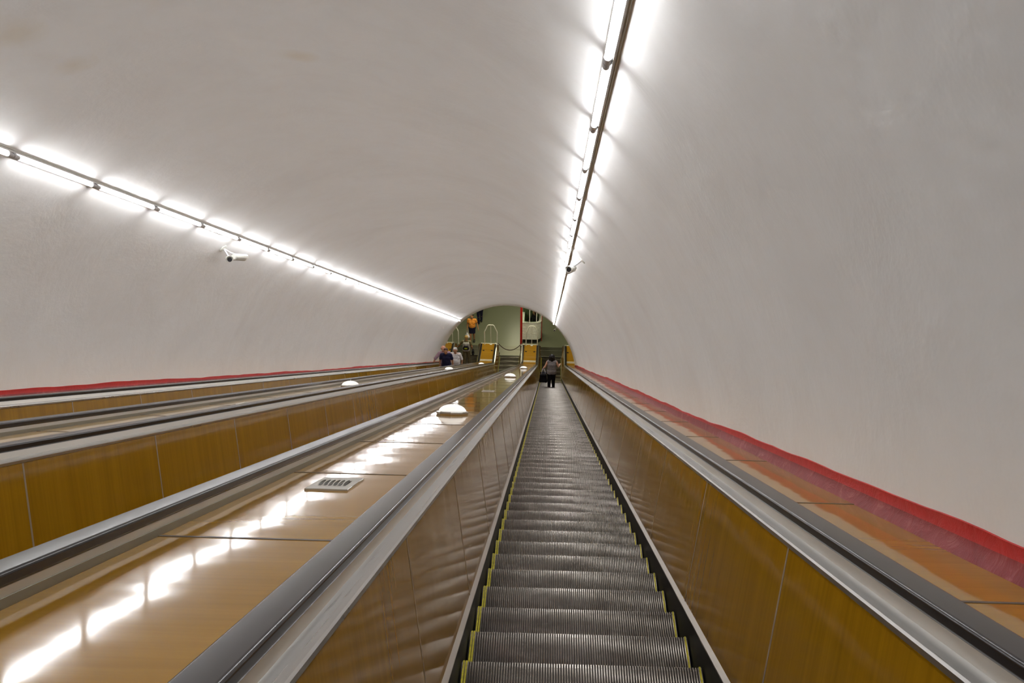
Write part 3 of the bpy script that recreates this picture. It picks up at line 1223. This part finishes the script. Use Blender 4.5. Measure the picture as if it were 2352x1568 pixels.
# ------------------------------------------------------------------ people: smooth-blended limbs turned into surfaces
def surface(prims, clips=(), h=0.010, k=0.02):
    """union of rounded cones (a, b, ra, rb) blended by k, cut by half spaces (normal, point); gives vertices and quads"""
    A = np.array([p[0] for p in prims], float)
    B = np.array([p[1] for p in prims], float)
    RA = np.array([[p[2], p[3]] for p in prims], float)
    mr = RA.max() + 3 * h
    lo = np.minimum(A, B).min(0) - mr
    hi = np.maximum(A, B).max(0) + mr
    n = np.ceil((hi - lo) / h).astype(int) + 1
    D = np.full(n, 1.0)
    for a, b, (ra, rb) in zip(A, B, RA):
        m = max(ra, rb) + k + 3 * h
        i0 = np.maximum(0, np.floor((np.minimum(a, b) - m - lo) / h).astype(int))
        i1 = np.minimum(n, np.ceil((np.maximum(a, b) + m - lo) / h).astype(int) + 1)
        g = np.stack(np.meshgrid(*[lo[q] + h * np.arange(i0[q], i1[q]) for q in range(3)], indexing='ij'), -1)
        ab = b - a
        t = np.clip(((g - a) @ ab) / max(ab @ ab, 1e-9), 0, 1)
        d = np.linalg.norm(g - a - t[..., None] * ab, axis=-1) - (ra + (rb - ra) * t)
        sl = tuple(slice(i0[q], i1[q]) for q in range(3))
        o = D[sl]
        kk = min(k, 0.8 * min(ra, rb))
        hh = np.clip(0.5 + 0.5 * (o - d) / kk, 0, 1)
        D[sl] = np.minimum(o, o * (1 - hh) + d * hh - kk * hh * (1 - hh))
    if clips:
        g = np.stack(np.meshgrid(*[lo[q] + h * np.arange(n[q]) for q in range(3)], indexing='ij'), -1)
        for nv, pt in clips:
            nv = np.array(nv, float)
            nv /= np.linalg.norm(nv)
            D = np.maximum(D, (g - np.array(pt, float)) @ nv)
    ins = D < 0
    # surface nets
    cells = np.zeros(np.array(D.shape) - 1)
    acc = np.zeros(tuple(np.array(D.shape) - 1) + (3,))
    cnt = np.zeros(tuple(np.array(D.shape) - 1))
    offs = [(i, j, l) for i in (0, 1) for j in (0, 1) for l in (0, 1)]
    sh = np.array(D.shape) - 1

    def cut(arr, o):
        return arr[o[0]:o[0] + sh[0], o[1]:o[1] + sh[1], o[2]:o[2] + sh[2]]
    for o in offs:
        for ax in range(3):
            if o[ax]:
                continue
            o2 = list(o)
            o2[ax] = 1
            s1, s2 = cut(ins, o), cut(ins, o2)
            e = s1 != s2
            if not e.any():
                continue
            d1, d2 = cut(D, o)[e], cut(D, o2)[e]
            t = d1 / (d1 - d2)
            p = np.tile(np.array(o, float), (len(t), 1))
            p[:, ax] += t
            acc[e] += p
            cnt[e] += 1
    act = cnt > 0
    idx = np.full(tuple(sh), -1, int)
    idx[act] = np.arange(act.sum())
    base = np.argwhere(act)
    V = lo + h * (base + acc[act] / cnt[act][:, None])
    Q = []
    for ax in range(3):
        b_, c_ = (ax + 1) % 3, (ax + 2) % 3
        s1 = [slice(None)] * 3
        s2 = [slice(None)] * 3
        s1[ax], s2[ax] = slice(0, -1), slice(1, None)
        x = ins[tuple(s1)] != ins[tuple(s2)]
        pos = np.argwhere(x)
        ok = (pos[:, b_] > 0) & (pos[:, c_] > 0) & (pos[:, b_] < sh[b_]) & (pos[:, c_] < sh[c_])
        pos = pos[ok]
        inside = ins[tuple(pos.T)]
        eb, ec = np.eye(3, dtype=int)[b_], np.eye(3, dtype=int)[c_]
        q = np.stack([idx[tuple((pos - eb - ec).T)], idx[tuple((pos - ec).T)], idx[tuple(pos.T)], idx[tuple((pos - eb).T)]], 1)
        q[~inside] = q[~inside][:, ::-1]
        Q.append(q)
    return V, np.concatenate(Q)


def sdf_obj(name, prims, mat, parent, scale, clips=(), h=0.010, k=0.02, label=None):
    V, Q = surface(prims, clips, h, k)
    me = bpy.data.meshes.new(name)
    me.from_pydata((V * scale).tolist(), [], Q.tolist())
    me.materials.append(mat)
    me.polygons.foreach_set('use_smooth', [True] * len(me.polygons))
    me.update()
    o = bpy.data.objects.new(name, me)
    COL.objects.link(o)
    o.parent = parent
    LOC[o.name] = LOC[parent.name]
    if label:
        o['label'] = label
    return o


BASE = dict(pelvis=(0, 0, 0.95), belly=(0, 0.01, 1.10), chest=(0, 0.0, 1.28), neck=(0, 0, 1.46), head=(0, 0.02, 1.655),
            shR=(0.185, -0.005, 1.41), elR=(0.235, -0.02, 1.13), wrR=(0.25, 0.05, 0.89),
            hipR=(0.09, 0, 0.92), knR=(0.10, 0.015, 0.50), anR=(0.105, -0.02, 0.08), toR=(0.12, 0.14, 0.03))
for kx in list(BASE):
    if kx.endswith('R'):
        x, y, z = BASE[kx]
        BASE[kx[:-1] + 'L'] = (-x, y, z)


def vv(a):
    return np.array(a, float)


def limb(J, a, b, ra, rb):
    return (vv(J[a]), vv(J[b]), ra, rb)


def hand_prims(J, s, curl):
    el, wr = vv(J['el' + s]), vv(J['wr' + s])
    d = wr - el
    d /= np.linalg.norm(d)
    hd = J.get('hand' + s)
    if hd is not None:
        d = vv(hd) / np.linalg.norm(hd)
    inward = vv((-1 if s == 'R' else 1, 0, 0)) if hd is None else vv(J.get('palm' + s, (0, 0, -1)))
    nrm = inward - d * (inward @ d)
    nrm /= np.linalg.norm(nrm)                  # palm faces this way
    lat = np.cross(d, nrm)
    if hd is None and lat[1] < 0:
        lat = -lat                              # the thumb points forward on a hanging hand
    if hd is not None and lat @ vv((0 - wr[0], 0, 0)) < 0:
        lat = -lat                              # or towards the body's middle on a laid hand
    out = []
    k = wr + d * 0.085
    for t in (-0.022, 0.0, 0.022):
        out.append((wr + lat * t * 0.7, k + lat * t, 0.017, 0.015))
    ln = (0.036, 0.044, 0.046, 0.040)
    for i, t in enumerate((-0.036, -0.012, 0.012, 0.036)):
        b = k + lat * t
        d1 = d * math.cos(curl * 0.6) + nrm * math.sin(curl * 0.6)
        m = b + d1 * ln[i]
        d2 = d * math.cos(curl * 1.5) + nrm * math.sin(curl * 1.5)
        out.append((b, m, 0.0105, 0.0095))
        out.append((m, m + d2 * ln[i] * 0.85, 0.0095, 0.0085))
    tb = wr + d * 0.025 + lat * 0.028
    tm = tb + (d * 0.6 + lat * 0.75 + nrm * 0.25) * 0.042
    out.append((tb, tm, 0.014, 0.011))
    out.append((tm, tm + (d * 0.9 + lat * 0.2 + nrm * 0.4) * 0.03, 0.0105, 0.009))
    return out


def person(label, loc, yaw, H, skin, J=None, outfit=(), fem=False, curl=0.5, stout=1.0, face=True, hands=True):
    j = dict(BASE)
    j.update(J or {})
    sc = H / 1.75
    t = thing('person', label, 'person', Matrix.Translation(Vector(loc)) @ Matrix.Rotation(yaw, 4, 'Z'))
    sw = 0.93 if fem else 1.0
    pv, be, ch, nk, hd = (vv(j[q]) for q in ('pelvis', 'belly', 'chest', 'neck', 'head'))
    e = vv((1, 0, 0))
    torso = [(pv - e * 0.075, pv + e * 0.075, 0.108, 0.108), (be - e * 0.06, be + e * 0.06, 0.104 * stout, 0.104 * stout),
             (be + vv((0, 0.03 * stout, -0.04)), be + vv((0, 0.03 * stout, 0.05)), 0.10 * stout, 0.10 * stout),
             (ch - e * 0.085 * sw, ch + e * 0.085 * sw, 0.104, 0.104), (be - e * 0.05, ch - e * 0.07, 0.1 * stout, 0.1), (be + e * 0.05, ch + e * 0.07, 0.1 * stout, 0.1),
             (pv - e * 0.06, be - e * 0.05, 0.10, 0.1), (pv + e * 0.06, be + e * 0.05, 0.10, 0.1),
             (ch + vv((0, 0, 0.04)), nk - vv((0, 0, 0.03)), 0.10, 0.06),
             (vv(j['shL']) * vv((0.8, 1, 1)) + vv((0, 0, -0.005)), vv(j['shR']) * vv((0.8, 1, 1)) + vv((0, 0, -0.005)), 0.062, 0.062)]
    if fem:
        for s in (-1, 1):
            c = ch + vv((0.07 * s, 0.062, -0.04))
            torso.append((c, c + vv((0, 0.001, 0.02)), 0.060, 0.055))
    arms = {}
    legs = {}
    for s in 'RL':
        arms[s] = [limb(j, 'sh' + s, 'el' + s, 0.052, 0.040), limb(j, 'el' + s, 'wr' + s, 0.039, 0.026)]
        legs[s] = [limb(j, 'hip' + s, 'kn' + s, 0.088, 0.056), limb(j, 'kn' + s, 'an' + s, 0.056, 0.037),
                   ((vv(j['kn' + s]) * 0.7 + vv(j['an' + s]) * 0.3) + vv((0, -0.02, 0)), (vv(j['kn' + s]) * 0.35 + vv(j['an' + s]) * 0.65), 0.052, 0.036)]
    feet = {s: [(vv(j['an' + s]) + vv((0, -0.03, -0.045)), vv(j['to' + s]), 0.036, 0.028), (vv(j['an' + s]), vv(j['an' + s]) + vv((0, -0.01, -0.04)), 0.037, 0.036),
                (vv(j['to' + s]) + vv((-0.018, -0.03, 0)), vv(j['to' + s]) + vv((0.018, -0.01, 0)), 0.026, 0.026)] for s in 'RL'}
    o_h = hd - vv((0, 0.02, 1.655))
    skull = [(hd + vv((0, -0.025, 0)), hd + vv((0, 0.012, 0.002)), 0.088, 0.086)]
    headp = skull + [(hd + vv((0, 0.03, -0.045)), hd + vv((0, 0.042, -0.105)), 0.066, 0.040), (hd + vv((0, 0.085, -0.02)), hd + vv((0, 0.105, -0.055)), 0.011, 0.016),
                     (hd + vv((-0.088, -0.005, -0.035)), hd + vv((-0.09, -0.01, -0.015)), 0.014, 0.019), (hd + vv((0.088, -0.005, -0.035)), hd + vv((0.09, -0.01, -0.015)), 0.014, 0.019),
                     (nk - vv((0, 0.01, 0.02)), hd + vv((0, -0.015, -0.07)), 0.058, 0.054)]
    body = torso + headp
    for s in 'RL':
        body += arms[s] + legs[s] + feet[s]
        body += hand_prims(j, s, curl)
    sdf_obj('body', body, skin, t, sc, h=0.0105, k=0.022)
    if face:
        for s in (-1, 1):
            c = hd + vv((0.034 * s, 0.079, -0.012))
            sdf_obj('eye', [(c - e * 0.008, c + e * 0.008, 0.012, 0.012)], M_EYE, t, sc, h=0.006)
        c = hd + vv((0, 0.086, -0.085))
        sdf_obj('mouth', [(c - e * 0.018, c + e * 0.018, 0.0085, 0.0085)], M_LIP, t, sc, h=0.005)

    def grow(ps, d):
        return [(a, b, ra + d, rb + d) for a, b, ra, rb in ps]
    for it in outfit:
        kind = it['kind']
        m = it['mat']
        lab = it.get('label')
        if kind == 'shirt':
            ps = grow(torso, 0.017)
            hem = it.get('hem', 0.90)
            sl = it.get('sleeve', 0.75)
            for s in 'RL':
                a, b = vv(j['sh' + s]), vv(j['el' + s])
                if sl <= 1:
                    if sl > 0:
                        ps.append((a, a + (b - a) * sl, 0.070, 0.066))
                else:
                    ps.append((a, b, 0.068, 0.055))
                    ps.append((b, b + (vv(j['wr' + s]) - b) * (sl - 1), 0.055, 0.045))
            if hem < 0.9:
                ps.append((pv - e * 0.07, pv - e * 0.07 + vv((0, 0, -0.1)), 0.138, 0.138))
                ps.append((pv + e * 0.07, pv + e * 0.07 + vv((0, 0, -0.1)), 0.138, 0.138))
            sdf_obj('shirt', ps, m, t, sc, [((0, 0, -1), (0, 0, hem)), ((0, 0.35, 1), (0, 0.02, it.get('neck', 1.475)))], 0.012, 0.03, lab)
            if it.get('collar'):
                cc = vv(nk) + vv((0, 0, 0.02))
                for s in (-1, 1):
                    sdf_obj('collar', [(cc + vv((0.055 * s, -0.02, 0.01)), cc + vv((0.03 * s, 0.075, -0.035)), 0.014, 0.011)], m, t, sc, h=0.007)
        elif kind == 'trousers':
            ps = grow(torso[:1], 0.018)
            for s in 'RL':
                ps += grow(legs[s][:2], it.get('loose', 0.020))
            up = it.get('up', 0.99)
            ps += [(pv - e * 0.065, pv - e * 0.065 + vv((0, 0, 0.08)), 0.122, 0.118), (pv + e * 0.065, pv + e * 0.065 + vv((0, 0, 0.08)), 0.122, 0.118)]
            cl = [((0, 0, 1), (0, 0, up)), ((0, 0, -1), (0, 0, it.get('low', 0.05)))]
            sdf_obj('trousers', ps, m, t, sc, cl, 0.012, 0.03, lab)
        elif kind == 'skirt':
            low = it['low']
            mid = (vv(j['knR']) + vv(j['knL'])) / 2
            ps = grow(torso[:1], 0.018) + [(pv - e * 0.06, vv((mid[0] - 0.07, mid[1], low - 0.1)), 0.125, 0.10), (pv + e * 0.06, vv((mid[0] + 0.07, mid[1], low - 0.1)), 0.125, 0.10)]
            sdf_obj('skirt', ps, m, t, sc, [((0, 0, 1), (0, 0, 1.02)), ((0, 0, -1), (0, 0, low))], 0.012, 0.04, lab)
        elif kind == 'shoes':
            for s in 'RL':
                a = vv(j['an' + s])
                sdf_obj('shoe', grow(feet[s], 0.008), m, t, sc, [((0, 0, 1), (0, 0, a[2] + 0.005))], 0.009, 0.02, lab)
        elif kind == 'hair':
            st = it.get('style', 'short')
            c = hd + vv((0, -0.012, 0.012))
            ps = [(c + vv((0, -0.02, 0)), c + vv((0, 0.006, 0.004)), 0.095, 0.092)]
            cl = [((0, 0.9, -0.55), hd + vv((0, 0.055, 0.03)))]
            if st == 'short':
                cl.append(((0, 0, -1), hd + vv((0, 0, -0.055))))
            elif st == 'fringe':
                # horseshoe of short hair round a bald crown
                cl = [((0, 1, 0), hd + vv((0, 0.03, 0))), ((0, 0, -1), hd + vv((0, 0, -0.06))), ((0, 0, 1), hd + vv((0, 0, 0.02)))]
            elif st == 'bob':
                for s in (-1, 1):
                    ps.append((hd + vv((0.07 * s, -0.02, 0.02)), hd + vv((0.085 * s, -0.03, -0.14)), 0.056, 0.052))
                ps.append((hd + vv((0, -0.055, 0)), hd + vv((0, -0.06, -0.15)), 0.08, 0.068))
                ps.append((hd + vv((-0.05, -0.045, -0.02)), hd + vv((-0.05, -0.05, -0.12)), 0.06, 0.05))
                ps.append((hd + vv((0.05, -0.045, -0.02)), hd + vv((0.05, -0.05, -0.12)), 0.06, 0.05))
                cl = [((0, 1.0, -0.25), hd + vv((0, 0.055, 0.0)))]
            sdf_obj('hair', ps, m, t, sc, cl, 0.009, 0.02, lab)
    return t


def cloth(name, col, rough=0.85):
    return plain(name, col, rough, spec=0.25, var=0.16, vscale=22)


M_SKIN = plain('skin_light', (0.52, 0.27, 0.16), 0.55, var=0.08)
M_SKIN2 = plain('skin_tanned', (0.40, 0.19, 0.095), 0.55, var=0.08)
M_SKIN3 = plain('skin_ruddy', (0.50, 0.22, 0.13), 0.55, var=0.08)
M_EYE = plain('dark_eye', (0.02, 0.015, 0.012), 0.3, var=0)
M_LIP = plain('lips', (0.30, 0.09, 0.07), 0.5, var=0)
M_HBLACK = cloth('black_hair', (0.012, 0.009, 0.008), 0.5)
M_HGREY = cloth('grey_hair', (0.42, 0.41, 0.38), 0.6)
M_HBLOND = cloth('fair_hair', (0.42, 0.27, 0.10), 0.6)
M_HBROWN = cloth('brown_hair', (0.05, 0.02, 0.01), 0.5)
M_GREYTOP = cloth('grey_knit', (0.24, 0.22, 0.22))
M_NAVY = cloth('navy_cotton', (0.012, 0.012, 0.04))
M_BLACKC = cloth('black_cloth', (0.010, 0.009, 0.012))
M_MAUVE = cloth('mauve_cotton', (0.36, 0.24, 0.29))
M_WHITEC = cloth('white_cotton', (0.78, 0.76, 0.74))
M_ORANGE = cloth('orange_cotton', (0.80, 0.30, 0.05))
M_JEANS = cloth('blue_denim', (0.06, 0.10, 0.18))
M_KHAKI = cloth('khaki_cloth', (0.20, 0.17, 0.09))
M_SHOE = plain('dark_shoe', (0.02, 0.018, 0.016), 0.5)
M_BAGG = cloth('grey_bag_cloth', (0.45, 0.43, 0.42))
M_LIME = cloth('lime_patch', (0.36, 0.40, 0.02))
M_PLASTIC = plain('white_plastic_bag', (0.72, 0.70, 0.78), 0.35)


def tread_at(cx, s_want):
    """nose (y, z) of the tread nearest to s_want"""
    best = min(step_positions(-200, 2.2), key=lambda p: abs(p[0] - C30 * s_want))
    return best


# woman going down in front
y, z = tread_at(LANE_R, 34.9 - ZK)
W1 = person('woman in a grey sleeveless top and black trousers, seen from behind on the descending escalator', (0.165, y - 0.19, z), 0.0, 1.53, M_SKIN,
            dict(shL=(-0.175, -0.005, 1.41), elL=(-0.29, -0.06, 1.17), wrL=(-0.34, 0.10, 1.02), elR=(0.29, -0.03, 1.19), wrR=(0.36, 0.16, 1.17),
                 handR=(0.25, 1, -0.1), palmR=(0, 0, -1), knL=(-0.09, -0.02, 0.52), anL=(-0.09, -0.10, 0.16), toL=(-0.10, 0.03, 0.05),
                 knR=(0.09, 0.03, 0.50), anR=(0.10, 0.0, 0.08), toR=(0.115, 0.16, 0.03)),
            [dict(kind='shirt', mat=M_GREYTOP, sleeve=0, hem=0.82), dict(kind='trousers', mat=M_BLACKC, loose=0.026, low=0.12), dict(kind='shoes', mat=M_SHOE),
             dict(kind='hair', mat=M_HBLACK, style='bob')], fem=True, stout=1.05)
sc1 = 1.53 / 1.75
hx, hy, hz = 0.165 - 0.355 * sc1, y - 0.19 + 0.17 * sc1, z + 0.96 * sc1
bg = thing('handbag', 'large black handbag hanging from the hand of the woman in grey', 'bag', (hx, hy, hz - 0.55))
prims = [(vv((hx - 0.10, hy - 0.12, hz - 0.50)), vv((hx - 0.06, hy + 0.10, hz - 0.50)), 0.06, 0.06), (vv((hx + 0.10, hy - 0.12, hz - 0.50)), vv((hx + 0.06, hy + 0.10, hz - 0.50)), 0.06, 0.06),
         (vv((hx - 0.08, hy - 0.10, hz - 0.26)), vv((hx + 0.08, hy - 0.10, hz - 0.26)), 0.05, 0.05), (vv((hx - 0.08, hy + 0.08, hz - 0.26)), vv((hx + 0.08, hy + 0.08, hz - 0.26)), 0.05, 0.05),
         (vv((hx - 0.10, hy - 0.12, hz - 0.50)), vv((hx - 0.08, hy - 0.10, hz - 0.26)), 0.06, 0.05), (vv((hx + 0.10, hy - 0.12, hz - 0.50)), vv((hx + 0.08, hy - 0.10, hz - 0.26)), 0.06, 0.05),
         (vv((hx, hy - 0.08, hz - 0.48)), vv((hx, hy - 0.06, hz - 0.28)), 0.10, 0.08), (vv((hx, hy + 0.06, hz - 0.48)), vv((hx, hy + 0.05, hz - 0.28)), 0.10, 0.08)]
Vb, Qb = surface(prims, (), 0.012, 0.03)
obj('bag_body', [tuple(a) for a in Vb], [tuple(int(i) for i in q) for q in Qb], M_BLACKC, bg, angle=None)
for dy in (-0.10, 0.08):
    v, f = tube([(hx - 0.08, hy + dy, hz - 0.24), (hx - 0.05, hy + dy * 0.6, hz - 0.08), (hx, hy + dy * 0.2, hz + 0.005), (hx + 0.05, hy + dy * 0.6, hz - 0.08), (hx + 0.08, hy + dy, hz - 0.24)], 0.010, 8)
    o = obj('strap', v, f, M_PLASTIC, bg, angle=60)
    o['label'] = 'pale strap'

# three men riding up, facing the viewer (yaw turns them uphill)
y, z = tread_at(LANE_L, -6.3)
person('man in a navy t-shirt looking up, foremost of the three men on the left escalator', (-4.135, y - 0.16, z), math.pi, 1.70, M_SKIN2,
       dict(head=(0.0, 0.06, 1.64), neck=(0, 0.02, 1.46), elR=(0.26, -0.03, 1.14), wrR=(0.28, 0.04, 0.90), elL=(-0.26, -0.03, 1.14), wrL=(-0.28, 0.05, 0.90)),
       [dict(kind='shirt', mat=M_NAVY, sleeve=0.7, hem=0.85, neck=1.49), dict(kind='trousers', mat=M_JEANS), dict(kind='shoes', mat=M_SHOE), dict(kind='hair', mat=M_HBROWN)])
y, z = tread_at(LANE_L, -5.35)
person('bald man in a mauve shirt with one hand on the left handrail', (-4.30, y - 0.16, z), math.pi, 1.81, M_SKIN3,
       dict(head=(0.03, 0.04, 1.65), shR=(0.18, 0.0, 1.40), elR=(0.36, 0.10, 1.18), wrR=(0.45, 0.24, 0.975), handR=(0.25, 1, -0.25), palmR=(0, 0, -1)),
       [dict(kind='shirt', mat=M_MAUVE, sleeve=0.95, hem=0.86, collar=True), dict(kind='trousers', mat=M_KHAKI), dict(kind='shoes', mat=M_SHOE),
        dict(kind='hair', mat=M_HGREY, style='fringe')], stout=1.12)
y, z = tread_at(LANE_L, -4.6)
person('grey haired man in a white short sleeved shirt on the left escalator', (-3.92, y - 0.16, z), math.pi, 1.74, M_SKIN2,
       dict(head=(0.0, 0.045, 1.65), elL=(-0.27, -0.02, 1.14), wrL=(-0.28, 0.05, 0.90)),
       [dict(kind='shirt', mat=M_WHITEC, sleeve=0.85, hem=0.88, neck=1.46, collar=True), dict(kind='trousers', mat=M_BLACKC), dict(kind='shoes', mat=M_SHOE),
        dict(kind='hair', mat=M_HGREY)], stout=1.22)

# traveller with a backpack, stepping off at the landing
px, py = -4.0, 1.15
person('fair haired person in khaki seen from behind at the foot of the left escalator', (px, py, 0.0), 0.0, 1.68, M_SKIN2,
       dict(shL=(-0.185, 0, 1.41), elL=(-0.33, 0.06, 1.20), wrL=(-0.46, 0.17, 0.985), handL=(-0.35, 1, -0.3), palmL=(0, 0, -1),
            elR=(0.27, -0.06, 1.15), wrR=(0.27, 0.08, 0.98), knR=(0.11, 0.04, 0.50), anR=(0.12, 0.06, 0.08), toR=(0.13, 0.22, 0.03)),
       [dict(kind='shirt', mat=M_KHAKI, sleeve=0.55, hem=0.84), dict(kind='trousers', mat=M_KHAKI, loose=0.028), dict(kind='shoes', mat=M_SHOE),
        dict(kind='hair', mat=M_HBLOND)])
sk = 1.68 / 1.75
bp = thing('backpack', 'grey backpack with a lime green patch on the fair haired person', 'backpack', (px, py - 0.22, 1.0))
c = vv((px, py - 0.20, 1.23 * sk))
prims = [(c + vv((-0.11, 0, -0.17)), c + vv((-0.10, 0.01, 0.15)), 0.075, 0.065), (c + vv((0.11, 0, -0.17)), c + vv((0.10, 0.01, 0.15)), 0.075, 0.065),
         (c + vv((-0.08, -0.02, -0.17)), c + vv((0.08, -0.02, -0.17)), 0.085, 0.085), (c + vv((-0.07, 0, 0.16)), c + vv((0.07, 0, 0.16)), 0.07, 0.07),
         (c + vv((0, -0.02, -0.1)), c + vv((0, -0.01, 0.12)), 0.10, 0.09)]
Vb, Qb = surface(prims, (), 0.012, 0.03)
obj('pack_body', [tuple(a) for a in Vb], [tuple(int(i) for i in q) for q in Qb], M_BAGG, bp, angle=None)
pc = c + vv((0, -0.085, -0.02))
prims = [(pc + vv((-0.075, 0, -0.03)), pc + vv((0.075, 0, -0.03)), 0.085, 0.085), (pc + vv((-0.045, 0, 0.05)), pc + vv((0.045, 0, 0.05)), 0.07, 0.07)]
Vb, Qb = surface(prims, (), 0.010, 0.03)
o = obj('front_pocket', [tuple(a) for a in Vb], [tuple(int(i) for i in q) for q in Qb], M_BLACKC, bp, angle=None)
o['label'] = 'black rounded pocket'
prims = [(pc + vv((-0.04, -0.055, -0.01)), pc + vv((0.04, -0.055, -0.01)), 0.045, 0.045)]
Vb, Qb = surface(prims, (), 0.008, 0.01)
o2 = obj('patch', [tuple(a) for a in Vb], [tuple(int(i) for i in q) for q in Qb], M_LIME, o, angle=None)
for s in (-1, 1):
    v, f = tube([(px + 0.10 * s, py - 0.14, 1.33 * sk), (px + 0.13 * s, py - 0.02, 1.49 * sk), (px + 0.13 * s, py + 0.11, 1.38 * sk), (px + 0.14 * s, py + 0.12, 1.2 * sk), (px + 0.15 * s, py - 0.10, 1.06 * sk)], 0.017, 8)
    obj('strap', v, f, M_BAGG, bp, angle=60)
sb = thing('shoulder_bag', 'dark bag held at the right side of the fair haired person', 'bag', (px + 0.31, py + 0.02, 0.62))
c = vv((px + 0.31, py + 0.06, 0.76))
Vb, Qb = surface([(c + vv((0, -0.10, -0.09)), c + vv((0, 0.10, -0.09)), 0.055, 0.055), (c + vv((0, -0.09, 0.06)), c + vv((0, 0.09, 0.06)), 0.045, 0.045),
                  (c + vv((0, 0, -0.09)), c + vv((0, 0, 0.06)), 0.07, 0.055)], (), 0.012, 0.03)
obj('bag_body', [tuple(a) for a in Vb], [tuple(int(i) for i in q) for q in Qb], M_BLACKC, sb, angle=None)
v, f = tube([tuple(c + vv((0, -0.09, 0.08))), tuple(c + vv((-0.01, -0.03, 0.15))), tuple(c + vv((-0.01, 0.03, 0.15))), tuple(c + vv((0, 0.09, 0.08)))], 0.009, 6)
obj('strap', v, f, M_BLACKC, sb, angle=60)

# woman walking towards the escalators
ox, oy = -3.93, 3.46
person('woman in an orange top and black skirt walking towards the left escalator', (ox, oy, 0.0), math.pi, 1.66, M_SKIN2,
       dict(elR=(0.25, -0.02, 1.13), wrR=(0.255, 0.06, 0.90), elL=(-0.27, -0.06, 1.14), wrL=(-0.33, 0.04, 0.92), knR=(0.085, 0.07, 0.51), anR=(0.08, 0.10, 0.08), toR=(0.085, 0.26, 0.03),
            knL=(-0.085, -0.03, 0.50), anL=(-0.09, -0.16, 0.13), toL=(-0.095, -0.02, 0.03)),
       [dict(kind='shirt', mat=M_ORANGE, sleeve=0.45, hem=0.94), dict(kind='skirt', mat=M_NAVY, low=0.62), dict(kind='shoes', mat=M_SHOE), dict(kind='hair', mat=M_HBLACK)], fem=True)
so = 1.66 / 1.75
cb = thing('carrier_bag', 'white plastic carrier bag in the hand of the woman in orange', 'bag', (ox - 0.25 * so, oy - 0.06, 0.35))
c = vv((ox - 0.255 * so, oy - 0.09, 0.48))
Vb, Qb = surface([(c + vv((-0.05, -0.07, -0.08)), c + vv((0.05, 0.07, -0.08)), 0.085, 0.085), (c + vv((-0.05, 0.06, -0.06)), c + vv((0.05, -0.06, -0.06)), 0.085, 0.085), (c, c + vv((0, 0, 0.10)), 0.10, 0.055)], (), 0.012, 0.03)
obj('bag_body', [tuple(a) for a in Vb], [tuple(int(i) for i in q) for q in Qb], M_PLASTIC, cb, angle=None)
for s in (-1, 1):
    v, f = tube([tuple(c + vv((0.035 * s, 0, 0.10))), tuple(c + vv((0.03 * s, 0, 0.22))), tuple(c + vv((0.005 * s, 0, 0.31)))], 0.013, 8)
    obj('handle', v, f, M_PLASTIC, cb, angle=60)

# figure in dark clothes further back
person('person in dark clothes walking further back in the lower hall', (-3.70, 5.66, 0.0), 0.3, 1.74, M_SKIN2,
       dict(knR=(0.09, 0.08, 0.50), anR=(0.09, 0.10, 0.08), toR=(0.10, 0.26, 0.03), anL=(-0.09, -0.10, 0.10), toL=(-0.1, 0.04, 0.03)),
       [dict(kind='shirt', mat=M_BLACKC, sleeve=1.9, hem=0.80), dict(kind='trousers', mat=M_NAVY), dict(kind='shoes', mat=M_SHOE), dict(kind='hair', mat=M_HBLACK)])

# attendant sitting in the booth
person('brown haired attendant in dark clothes sitting inside the white booth', (-0.72, 4.22, 0.24), math.pi / 2 + 0.5, 1.68, M_SKIN,
       dict(pelvis=(0, -0.05, 0.62), belly=(0, -0.03, 0.78), chest=(0, -0.02, 0.96), neck=(0, 0, 1.14), head=(0, 0.03, 1.335), shR=(0.18, 0, 1.09), shL=(-0.18, 0, 1.09),
            elR=(0.23, 0.06, 0.83), wrR=(0.12, 0.26, 0.80), elL=(-0.23, 0.06, 0.83), wrL=(-0.12, 0.26, 0.80), hipR=(0.09, -0.02, 0.58), hipL=(-0.09, -0.02, 0.58),
            knR=(0.10, 0.36, 0.56), knL=(-0.10, 0.36, 0.56), anR=(0.10, 0.36, 0.12), anL=(-0.10, 0.36, 0.12), toR=(0.11, 0.50, 0.05), toL=(-0.11, 0.50, 0.05)),
       [dict(kind='shirt', mat=M_BLACKC, sleeve=1.8, hem=0.60, neck=1.155), dict(kind='shoes', mat=M_SHOE), dict(kind='hair', mat=M_HBROWN, style='bob'),
        dict(kind='trousers', mat=M_BLACKC, up=0.66, low=0.16)], fem=True)
st = thing('stool', 'dark stool under the attendant in the booth', 'stool', (-0.70, 4.24, 0.24))
v, f = lathe([(0.17, 0.66), (0.18, 0.68), (0.17, 0.70)], 18)
obj('seat', [(a - 0.70, b + 4.24, c) for a, b, c in v], f, M_BLACK, st)
v, f = tube([(-0.70, 4.24, 0.25), (-0.70, 4.24, 0.66)], 0.025, 10)
obj('post', v, f, M_ALU, st)
v, f = lathe([(0.19, 0.24), (0.18, 0.26), (0.03, 0.28)], 18)
obj('base', [(a - 0.70, b + 4.24, c) for a, b, c in v], f, M_BLACK, st)
